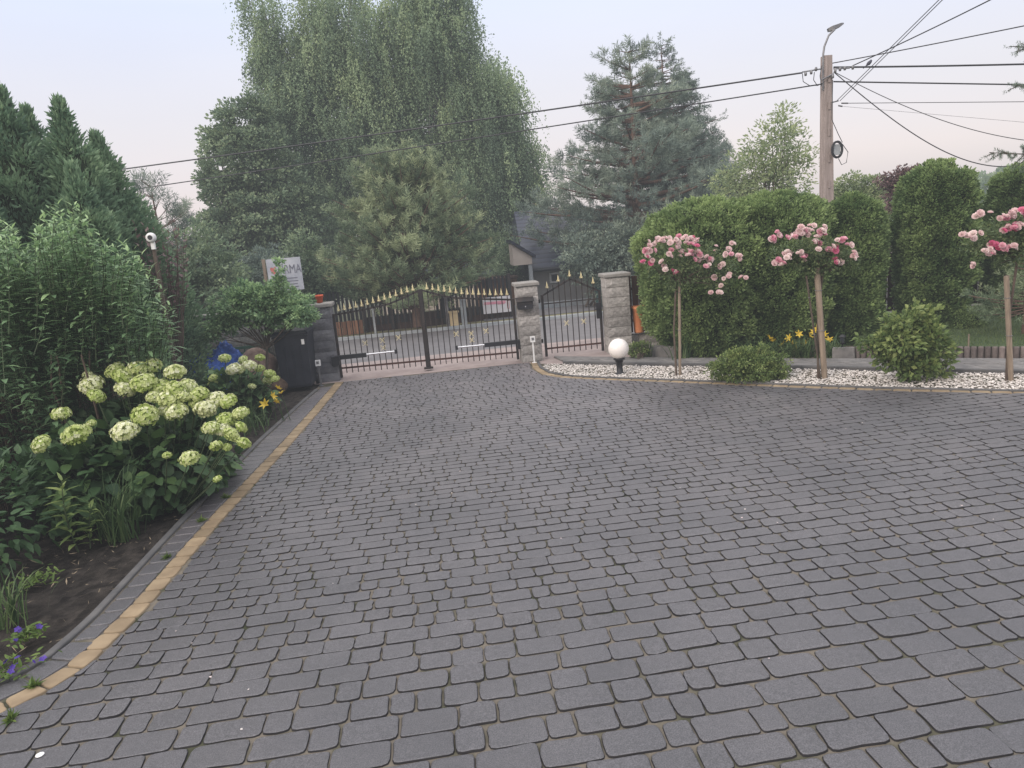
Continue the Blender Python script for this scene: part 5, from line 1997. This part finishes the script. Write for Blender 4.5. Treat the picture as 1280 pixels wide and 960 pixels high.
Yb = 29
birch((at(400, 380, Y=Yb)[0], Yb + .5, 0), lobpx([(325, 20, .75, 1.9), (352, 90, 1.1, 2.5), (395, 45, 1.0, 2.2), (410, 130, 1.7, 3.2), (345, 225, 1.2, 1.6), (450, 90, 1.6, 3.4), (395, 250, 1.5, 1.8), (345, 290, 1.1, .9)], Yb), 5600,
      "weeping birch with feathery tips, left half of the big tree group")
birch((at(565, 380, Y=Yb)[0], Yb, 0), lobpx([(520, 40, 1.7, 3.0), (565, 90, 1.8, 3.4), (600, 150, 1.6, 3.2), (490, 150, 1.6, 3.0), (625, 230, 1.5, 2.9), (635, 300, 1.35, 1.9), (575, 230, 1.8, 2.8), (545, 10, 1.2, 1.6), (650, 215, .8, 1.8), (500, 270, 1.5, 2), (652, 300, .9, 1.4), (652, 250, .95, 1.3), (630, 130, .9, 1.3), (645, 175, .8, 1.2)], Yb), 8600,
      "wide dense weeping birch, right half of the big tree group")
Ym = 27.0
broadleaf("maple_tree", (at(300, 400, Y=Ym)[0], Ym, 0), lobpx([(308, 165, 1.0, 1.3), (290, 200, 1.2, 1.3), (320, 210, 1.5, 1.6), (282, 245, .8, .9), (330, 260, 1.6, 1.3), (285, 285, 1.0, 1.1), (305, 310, 1.4, 1.2), (268, 330, 1.0, 1.0), (262, 225, .45, .4), (365, 270, 1.2, 1.5), (275, 180, .5, .5), (318, 135, .5, .5), (258, 275, .5, .4)], Ym), 1700, 30, .26, .115, .08,
          "maple", "dark round leafed tree left of the birches", group=gb, trunk_r=.16, lo=.35, flat=.5, tj=.22)
Yp = 20.9
pf = lerp([(0, 1.7), (.15, 2.3), (.35, 2.35), (.55, 2.0), (.75, 1.45), (.9, .9), (1, .35)])
pb_ = at(535, 408, z=0)
tp = at(515, 200, Y=Yp)
conifer("pine_tree", (at(522, 400, Y=Yp)[0], Yp, 0), tp[2], lambda v: pf(v) * 1.02, .6, 27, 9, 34, .15, .018, "pine", "bushy light green pine just behind the driveway gate", gb, rise=.55, tuftlen=.26, trunk_r=.15, sub=6, jr=.2)
pf2 = lerp([(0, 2.4), (.2, 3.3), (.4, 3.0), (.6, 2.0), (.85, 1.1), (1, .3)])
q = at(800, 330, Y=24)
tp = at(782, 55, Y=24)
conifer("pine_tree", (q[0], 24, 0), tp[2], lambda v: pf2(v) * 1.0, 1.0, 26, 7, 28, .17, .020, "pine_blue", "large blue-green pine with layered boughs right of the dark roof", gb, rise=.14, tuftlen=.26, trunk_r=.2, sub=9, jr=.3)
q = at(835, 330, Y=26.5)
tp = at(828, 50, Y=26.5)
sf = lerp([(0, 2.6), (.3, 2.6), (.6, 1.9), (.8, 1.0), (.93, .4), (1, .08)])
conifer("spruce_tree", (q[0] + .1, 26.5, 0), tp[2], sf, 1.2, 36, 9, 24, .10, .020, "spruce", "dark pointed spruce close behind the layered pine", gb, rise=-.02, tuftlen=.28, trunk_r=.18, sub=8, jr=.12)
q = at(895, 330, Y=27)
tp = at(893, 160, Y=27)
conifer("spruce_tree", (q[0], 27, 0), tp[2], lambda v: 2.3 * (1 - v) + .1, 1.2, 22, 9, 22, .10, .022, "spruce", "shorter dark spruce at the right foot of the layered pine", gb, rise=-.02, tuftlen=.28, trunk_r=.14, sub=8)
q = at(200, 400, Y=19)
tp = at(196, 228, Y=19)
conifer("pine_tree", (at(206, 330, Y=19)[0], 19, 0), tp[2], lerp([(0, 1.3), (.3, 1.2), (.7, .8), (1, .25)]), 1.2, 13, 6, 26, .15, .014, "pine_blue", "small open pine behind the camera post, with bare gaps", gb, rise=.5, tuftlen=.30, trunk_r=.09, sub=7)
broadleaf("ash_tree", (at(965, 330, Y=19)[0], 19, 0), lobpx([(965, 190, .75, 1.0), (980, 160, .42, .55), (990, 210, .65, .7), (935, 215, .7, .6), (915, 235, .6, .5), (958, 232, 1.0, .6), (945, 185, .3, .35), (1000, 185, .35, .5), (975, 140, .22, .25), (905, 225, .4, .3)], 19), 430, 16, .20, .11, .045,
          "ash", "light yellow-green tree behind the hedge, left of the utility pole", group=gb, trunk_r=.07, lo=.3, flat=.8, nl=40)
broadleaf("plum_tree", (at(1142, 330, Y=15)[0], 15, 0), lobpx([(1125, 240, .36, .5), (1128, 222, .25, .25), (1122, 300, .34, .9), (1140, 218, .3, .12), (1155, 215, .2, .12), (1105, 225, .2, .15)], 15), 380, 20, .10, .06, .035,
          "red_leaf", "thin dark purple-leaved tree showing between two thujas", group=gb, trunk_r=.04, lo=.2, nl=40)
broadleaf("garden_tree", (at(1075, 330, Y=17)[0], 17, 0), lobpx([(1062, 238, .45, .45), (1085, 240, .5, .35), (1100, 235, .4, .4), (1050, 255, .4, .5), (1075, 262, .7, .5)], 17), 320, 24, .12, .07, .04,
          "ash", "soft light green treetop behind the hedge, right of the utility pole", group=gb, trunk_r=.06, lo=.3, nl=30)
broadleaf("garden_tree", (at(1275, 330, Y=17)[0], 17, 0), lobpx([(1270, 262, .7, .5), (1295, 250, .8, .7), (1245, 270, .5, .4)], 17), 300, 24, .12, .07, .04,
          "maple", "dark treetop behind the hedge at the right edge", group=gb, trunk_r=.06, lo=.3, nl=30)
# understory left of the gate
for (tab, Y, m, lab, nP) in (([(250, 330, .9, 1.0), (230, 355, .8, .7), (270, 350, .9, .9), (215, 372, .6, .4), (195, 380, .7, .4), (170, 400, .9, .6)], 18.5, "maple", "dark bushy shrub beyond the left wall below the maple", 520),
                             ([(385, 330, .7, .9), (400, 360, .7, .7), (360, 350, .8, .9), (425, 350, .6, .6)], 21.8, "maple", "green thicket between the sign board and the pine", 420),
                             ([(330, 350, .9, .9), (300, 365, .9, .8)], 20.5, "pine_blue", "grey-green bush behind the sign board", 360),
                             ([(640, 330, .8, .9), (655, 345, .5, .7)], 25.5, "maple", "dark shrub left of the porch of the house", 260),
                             ([(735, 318, 1.1, .9), (770, 320, 1.2, .9), (800, 325, 1.0, 1.0), (760, 345, .8, .8), (790, 300, 1.1, .6)], 21.8, "pine_blue", "low dark bushes in front of the dark tiled house", 620)):
    lob = lobpx(tab, Y)
    broadleaf("bush", (lob[0][0], Y, 0), lob, nP, 26, .18, .10, .05, m, lab, "shrub", "bushes across the road", trunk_r=.04, zf=.2, stems=3, lo=.3, nl=20, zmin=.05)
# distant tree line that closes the horizon
a = Acc()
lob = []
for i in range(46):
    x = -75 + i * 3.4 + R_.normal(scale=.6)
    if -2 < x < 24 and False:
        continue
    lob.append((x, 52 + R_.uniform(-3, 6), 1.6, 2.6, 2.2, R_.uniform(1.6, 2.6)))
P, D, _ = shell(lob, 4200, .6, 1.0, zmin=.1)
puffs(a, P, D, 20, .35, .34, .24, up=.0)
tag(a.build("far_tree_line", MT["maple"]), "hazy line of far trees closing the view behind the houses", "trees", kind="stuff")

# ------------------------------------------------------------------ across the road: fences, houses, posts
t_ = thing("plank_fence", (-3.2, 20.7, 0), "short orange-brown plank fence seen through the left gate leaf", "fence")
a = Acc()
x = at(405, 415, Y=20.8)[0]
xe = at(456, 415, Y=20.8)[0]
zt = at(440, 400, Y=20.8)[2]
while x < xe:
    a.box((x, 20.8, zt / 2 - .02), (.10, .025, zt + R_.uniform(-.02, .02)), tone=R_.uniform(0, 1))
    x += .115
a.build("planks", MT["wood_orange"], t_)
t_ = thing("panel_fence", (-1.2, 21.1, 0), "dark slatted fence with a brown base behind the gate, left of the pine trunk", "fence")
a = Acc()
x0, x1 = at(456, 400, Y=21.1)[0], at(640, 400, Y=21.1)[0]
x0a = at(380, 400, Y=21.4)[0]
zt = 1.0
x = x0a
while x < x1:
    if not (at(527, 400, Y=21.1)[0] < x < at(548, 400, Y=21.1)[0]):
        a.box((x, 21.35, .15 + zt / 2), (.075, .02, zt + .05), tone=R_.uniform(0, 1))
    x += .115
a.build("slats", MT["black"], t_)
a = Acc()
a.box(((x0 + x1) / 2, 21.42, .14), (x1 - x0, .12, .42))
a.build("base", MT["wood_dark"], t_)
for px in (456, 490, 520, 556, 588, 615, 640):
    xx = at(px, 395, Y=21.3)[0]
    a = Acc()
    a.box((xx, 21.30, .6), (.09, .09, 1.25))
    a.build("post", MT["iron"], t_)
# banner
q = at(621, 381, Y=21.1)
t_ = thing("banner", (q[0], 21.1, q[2]), "white banner with pink print hung on the fence across the road", "banner")
a = Acc()
a.box((q[0], 21.1, q[2]), (.80, .012, .46), tone=.5)
a.build("cloth", MT["banner"], t_)
a = Acc()
a.box((q[0] - .05, 21.09, q[2] + .065), (.62, .004, .075))
a.box((q[0] + .13, 21.09, q[2] + .02), (.2, .004, .03))
a.build("print_line", MT["pinkp"], t_)
a = Acc()
for (u, v, w_, h_) in ((.30, -.02, .012, .22), (.36, -.02, .012, .22), (.33, .09, .07, .012), (.33, -.13, .07, .012)):
    a.box((q[0] + u, 21.09, q[2] + v), (w_, .004, h_))
a.build("print_frame", MT["red"], t_)
# posts and cabinets
grp = "posts along the far kerb"
for (px, y0, y1, w_, m, lab, Y) in ((466, 387, 420, .06, "concrete", "thin pale post before the dark slatted fence", 20.3), (557, 372, 411, .09, "alu", "grey metal post left of the yellow cabinet", 20.4), (578, 376, 413, .15, "concrete", "pale concrete post right of the yellow cabinet", 20.3)):
    p0, p1 = at(px, y0, Y=Y), at(px, y1, Y=Y)
    a = Acc()
    a.bar((p0[0], Y, -.1), (p0[0], Y, p0[2]), w_)
    a.box((p0[0], Y, p0[2] + .02), (w_ + .02, w_ + .02, .04))
    tag(a.build("roadside_post", MT[m]), lab, "post", grp)
q = at(568, 400, Y=20.25)
t_ = thing("utility_cabinet", (q[0], 20.25, 0), "narrow yellow utility cabinet between two posts across the road", "cabinet")
a = Acc()
zt = at(568, 390, Y=20.25)[2]
a.box((q[0], 20.25, zt / 2 - .03), (.24, .2, zt + .04))
a.box((q[0], 20.25, zt + .01), (.28, .24, .04))
a.build("body", MT["sulph"], t_)
a = Acc()
a.box((q[0], 20.145, zt * .55), (.19, .008, zt * .7))
a.build("door", MT["sulph"], t_)

# cream house behind the slatted fence
Yh = 26.5


def house_box(name, x0, x1, Y, dep, zt, mat, label, roof=None, ridge=None):
    t = thing(name, ((x0 + x1) / 2, Y + dep / 2, 0), label, "house", "houses across the road")
    a = Acc()
    a.box(((x0 + x1) / 2, Y + dep / 2, zt / 2 - .05), (x1 - x0, dep, zt + .1))
    a.build("wall", MT[mat], t)
    return t


def window(t, x, Y, z, w_, h_, fr="white"):
    a = Acc()
    for (u, v, a_, b_) in ((0, h_ / 2, w_ + .06, .06), (0, -h_ / 2, w_ + .06, .06), (-w_ / 2, 0, .06, h_ - .06), (w_ / 2, 0, .06, h_ - .06)):
        a.box((x + u, Y - .03, z + v), (a_, .06, b_))
    f = a.build("window", MT[fr], t)
    a = Acc()
    a.box((x, Y - .012, z), (w_ - .06, .016, h_ - .06))
    a.build("pane", MT["glass"], f)


x0, x1 = at(478, 380, Y=Yh)[0], at(612, 380, Y=Yh)[0]
zt = at(500, 352, Y=Yh)[2]
t_ = house_box("cream_house", x0, x1, Yh, 5, zt, "plaster", "low cream rendered house mostly hidden behind the gate and the pine")
a = Acc()
xc = (x0 + x1) / 2
V = [[x0 - .3, Yh - .35, zt], [x1 + .3, Yh - .35, zt], [x1 + .3, Yh + 5.3, zt], [x0 - .3, Yh + 5.3, zt], [x0 + 1.2, Yh + 2.5, zt + .9], [x1 - 1.2, Yh + 2.5, zt + .9]]
a.add(V, [[0, 1, 5, 4], [2, 3, 4, 5]])
a.add(V, [[1, 2, 5], [3, 0, 4]])
a.add(V, [[3, 2, 1, 0]])
a.build("roof", MT["roof"], t_)
for px in (508, 566):
    window(t_, at(px, 380, Y=Yh)[0], Yh, zt * .6, .55, .6)
# brown extension seen above the banner
x0, x1 = at(598, 370, Y=24)[0], at(645, 370, Y=24)[0]
zt = at(620, 350, Y=24)[2]
t_ = thing("garden_shed", ((x0 + x1) / 2, 24.5, 0), "tan wooden shed wall above the white banner", "shed")
a = Acc()
x = x0
while x < x1:
    a.box((x + .06, 24.2, zt / 2), (.115, .03, zt), tone=R_.uniform(0, 1))
    x += .12
a.box(((x0 + x1) / 2, 24.9, zt / 2), (x1 - x0, 1.2, zt - .1))
a.build("boards", MT["wood_orange"], t_)
a = Acc()
a.box(((x0 + x1) / 2, 24.75, zt + .03), (x1 - x0 + .25, 1.7, .06))
a.build("roof", MT["wood_dark"], t_)

# grey house with the dark tiled roof
Yg = 24.2
xL, xR = at(668, 350, Y=Yg)[0], at(830, 340, Y=Yg)[0]
ze = at(700, 331, Y=Yg)[2]
t_ = thing("tiled_house", ((xL + xR) / 2, 27, 0), "pale grey house with a steep dark tiled roof behind the small gate", "house", "houses across the road")
a = Acc()
a.box(((xL + xR) / 2, Yg + 3, ze / 2 - .05), (xR - xL, 6, ze + .1))
a.build("wall", MT["plaster_grey"], t_)
ridge = at(675, 262, Y=Yg + 3)
a = Acc()
e0, e1 = xL - .35, xR + .4
zr = ridge[2]
V = [[e0, Yg - .5, ze - .02], [e1, Yg - .5, ze - .02], [e1, Yg + 6.5, ze - .02], [e0, Yg + 6.5, ze - .02], [e0 + .2, Yg + 3, zr], [e1 - 2.3, Yg + 3, zr]]
V2 = [[v[0], v[1], v[2] - .12] for v in V[:4]]
a.add(V, [[0, 1, 5, 4], [2, 3, 4, 5]])
a.add(V, [[1, 2, 5], [3, 0, 4]])
a.add(V[:4] + V2, [[0, 4, 5, 1], [1, 5, 6, 2], [2, 6, 7, 3], [3, 7, 4, 0], [7, 6, 5, 4]], mat=1)
a.build("roof", [MT["roof"], MT["black"]], t_)
a = Acc()
a.tube([(e0, Yg - .56, ze - .08), (e1, Yg - .56, ze - .08)], .05, 8)
a.build("gutter", MT["black"], t_)
q = at(693, 347, Y=Yg)
window(t_, q[0], Yg, q[2], .28, .28)
# porch on its left
q = at(655, 320, Y=Yg - 1)
a = Acc()
pz = at(655, 331, Y=Yg - 1)[2]
V = [[q[0] - .35, Yg - 1, pz], [q[0] + .24, Yg - 1, pz], [q[0] + .24, Yg - 1, pz + .24], [q[0] - .35, Yg - 1, pz + .66]]
V += [[v[0], v[1] + 1, v[2]] for v in V]
a.add(V, [[0, 1, 2, 3], [7, 6, 5, 4], [0, 4, 5, 1], [1, 5, 6, 2], [3, 2, 6, 7], [0, 3, 7, 4]])
a.build("porch_gable", MT["plaster"], t_)
a = Acc()
V = [[q[0] - .40, Yg - 1.1, pz + .71], [q[0] + .36, Yg - 1.1, pz + .17], [q[0] + .36, Yg + .3, pz + .17], [q[0] - .40, Yg + .3, pz + .71]]
V += [[v[0], v[1], v[2] + .1] for v in V]
a.add(V, [[3, 2, 1, 0], [4, 5, 6, 7], [0, 1, 5, 4], [1, 2, 6, 5], [2, 3, 7, 6], [3, 0, 4, 7]])
a.build("porch_roof", MT["roof"], t_)
a = Acc()
a.bar((q[0] + .18, Yg - .9, -.05), (q[0] + .18, Yg - .9, pz), .12)
a.build("porch_post", MT["concrete"], t_)
a = Acc()
zz = at(748, 352, Y=21.6)[2]
x = at(748, 352, Y=21.6)[0]
a.box((x, 21.6, zz / 2 - .03), (.22, .10, zz + .04))
a.box((x, 21.6, zz + .01), (.25, .13, .03))
tag(a.build("teal_post", MT["teal"]), "dark teal gate post across the road, seen at the right of the small gate", "post", grp)
# low concrete plinth of the grey house yard
# ------------------------------------------------------------------ utility pole and cables
PY = 16.0
top = at(1033, 70, Y=PY)
px0 = top[0]
t_ = thing("utility_pole", (px0, PY, 0), "tall weathered utility pole with a curved street lamp on top, behind the hedge", "utility pole")
a = Acc()
a.add(*(lambda: ([[px0 + sx_ * w_, PY + sy_ * w_, z] for z, w_ in ((-.1, .13), (top[2], .086)) for sx_, sy_ in ((-1, -1), (1, -1), (1, 1), (-1, 1))],
                 [[0, 1, 5, 4], [1, 2, 6, 5], [2, 3, 7, 6], [3, 0, 4, 7], [4, 5, 6, 7], [3, 2, 1, 0]]))())
for z in np.arange(.6, top[2] - .3, .55):
    a.box((px0, PY - .12 - .0, z), (.05, .012, .16))
a.build("shaft", MT["pole"], t_)
l1, l2, l3 = at(1030, 62, Y=PY), at(1036, 45, Y=PY), at(1041, 38, Y=PY)
arm = [(px0 - .10, PY - .05, top[2] - .7), (px0 - .10, PY - .05, top[2] + .02), (l1[0] - .02, PY - .05, l1[2] + .05), (l2[0] - .03, PY - .05, l2[2]), (l3[0], PY - .08, l3[2])]
a = Acc()
a.tube(arm, .022, 8)
a.build("lamp_arm", MT["alu"], t_)
a = Acc()
c = at(1043, 34, Y=PY)
ax = nrm(A([1, -.2, .28]))
ay = nrm(np.cross(A([0, 0, 1.]), ax))
az = np.cross(ax, ay)
V = []
for s_, w_, hh in ((-.14, .05, .04), (-.06, .10, .05), (.12, .10, .035), (.18, .06, .015)):
    for u, v in ((-1, -1), (1, -1), (1, .6), (-1, .6)):
        V.append(c + ax * s_ + ay * u * w_ + az * v * hh)
a.add(V, [[k * 4 + j, k * 4 + (j + 1) % 4, k * 4 + 4 + (j + 1) % 4, k * 4 + 4 + j] for k in range(3) for j in range(4)] + [[3, 2, 1, 0], [12, 13, 14, 15]])
a.build("lamp_head", MT["alu"], t_)
a = Acc()
for (u0, v0, u1, v1) in ((1003, 90, 1027, 86), (1042, 86, 1062, 85), (1027, 100, 1042, 92), (1040, 128, 1048, 126), (1052, 129, 1060, 129), (1048, 132, 1053, 133)):
    p0, p1 = at(u0, v0, Y=PY - .15), at(u1, v1, Y=PY - .15)
    a.tube([p0, p1], .016, 6)
for (u, v) in ((1007, 92), (1014, 90), (1020, 86), (1044, 88), (1050, 86), (1056, 85), (1066, 84), (1041, 95)):
    q = at(u, v, Y=PY - .16)
    a.lathe([(0, -.05), (.024, -.045), (.03, 0), (.022, .03), (0, .04)], q, 8)
a.build("insulators", MT["alu"], t_)
a = Acc()
for (pts) in ([(1003, 92), (1004, 102), (1012, 107), (1022, 107), (1028, 104)], [(1018, 90), (1017, 100), (1021, 106)], [(1027, 82), (1025, 95), (1027, 108)], [(1041, 100), (1040, 140), (1040, 150), (1048, 168), (1053, 178)]):
    a.tube([at(u, v, Y=PY - .17) for u, v in pts], .008, 5, caps=False)
a.build("jumper_cable", MT["cable"], t_)
c = at(1046, 187, Y=PY - .2)
a = Acc()
for k in range(7):
    r_ = .125 + .012 * (k % 3)
    a.tube([c + A([r_ * .85 * math.cos(u), -.02 * k / 3 + .01, r_ * 1.2 * math.sin(u)]) for u in np.linspace(0, 6.283, 25)], .010, 5, caps=False)
a.tube([at(u, v, Y=PY - .2) for u, v in ((1053, 180), (1060, 190), (1058, 203), (1052, 206), (1048, 198))], .008, 5, caps=False)
a.build("cable_coil", MT["cable"], t_)
a = Acc()
a.box(c + A([0, .02, 0]), (.15, .06, .22))
a.build("junction_box", MT["concrete"], t_)


def cable(pa, pb, label, r=.011, sag=0.0, mat="cable", group="overhead cables from the utility pole"):
    u = np.linspace(0, 1, 40)[:, None]
    pts = pa + (pb - pa) * u - A([0, 0, 1.]) * sag * 4 * u * (1 - u)
    a = Acc()
    a.tube(pts, r, 5, caps=False)
    return tag(a.build("overhead_cable", MT[mat]), label, "cable", group)


c0 = at(1003, 91, Y=PY - .15)
c1 = at(1028, 105, Y=PY - .15)
cable(c0, at(-120, 247, Y=25), "upper thick cable running left from the pole across the birches", .018, .06)
cable(c1, at(-120, 278, Y=25), "lower cable running left from the pole across the birches", .014, .05)
cable(at(1042, 84, Y=PY), at(1420, 76, Y=15), "thick level cable running right from the pole top", .020, .02)
cable(at(1042, 102, Y=PY), at(1420, 108, Y=15), "second level cable running right, just below the thick one", .016, .0)
cable(at(1040, 79, Y=PY), at(1420, 3, Y=12), "cable rising gently to the right edge", .011, .02)
cable(at(1066, 82, Y=PY), at(1420, -95, Y=11), "cable rising steeply to the top right", .012, .05)
cable(at(1046, 126, Y=PY), at(1300, -125, Y=9), "left one of the two thin steep cables", .007, .0, "cable")
cable(at(1050, 126, Y=PY), at(1320, -140, Y=9), "right one of the two thin steep cables", .007, .0, "cable")
cable(at(1058, 129, Y=PY), at(1420, 126, Y=14), "thin level cable below the spruce twig", .007, .0, "cable")
cable(at(1054, 133, Y=PY), at(1420, 165, Y=14), "faintest pale cable low above the hedge", .004, .0, "cable_pale")


def cable_px(pts, label, r, mat="cable"):
    tab = A(pts, float)
    u = np.linspace(tab[0, 0], tab[-1, 0], 46)
    # smooth curve through the points
    co_ = np.polyfit(tab[:, 0], tab[:, 1], 3)
    P = []
    for k, x in enumerate(u):
        P.append(at(x, np.polyval(co_, x), Y=PY - 2.0 * k / 45))
    a = Acc()
    a.tube(P, r, 5, caps=False)
    return tag(a.build("overhead_cable", MT[mat]), label, "cable", "overhead cables from the utility pole")


cable_px([(1042, 91), (1080, 120), (1120, 150), (1160, 180), (1200, 200), (1240, 208), (1280, 202), (1330, 185)], "deeply sagging cable dipping toward the hedge at right", .011)
cable_px([(1044, 91), (1080, 108), (1130, 132), (1180, 152), (1230, 166), (1280, 174), (1330, 179)], "slack cable falling slowly to the right edge", .008)
# bird on the wire
q = at(1086, 81, Y=PY - .1)
t_ = thing("bird", q, "small dark bird perched on the thick cable right of the pole", "bird")
a = Acc()
a.tube([q + A([-.06, 0, -.02]), q + A([-.03, 0, .01]), q + A([0, 0, .03]), q + A([.035, 0, .06]), q + A([.055, 0, .085]), q + A([.075, 0, .08])], [.006, .028, .042, .034, .024, .006], 8)
a.tube([q + A([-.05, 0, -.01]), q + A([-.13, 0, -.07])], [.014, .006], 6)
a.build("body", MT["ink"], t_)

# thin evening haze filling the whole place: emission stands in for scattered light
t = NT("emissive_haze")
t.t.nodes.remove(t.b)
ab = t.n("ShaderNodeVolumeAbsorption")
ab.inputs[0].default_value = (0, 0, 0, 1)
ab.inputs[1].default_value = .0028
em = t.n("ShaderNodeEmission")
em.inputs[0].default_value = (.68, .72, .78, 1)
em.inputs[1].default_value = .0028
ads = t.n("ShaderNodeAddShader")
t.l(ab.outputs[0], ads.inputs[0])
t.l(em.outputs[0], ads.inputs[1])
t.l(ads.outputs[0], t.out.inputs["Volume"])
a = Acc()
a.box((0, 55, 12), (260, 170, 30))
struct(a.build("haze", t.m))

# clean up unused part prototypes
for o in list(COL.objects):
    if o.type == "MESH" and o.parent is None and "label" not in o and "kind" not in o:
        print("untagged", o.name)
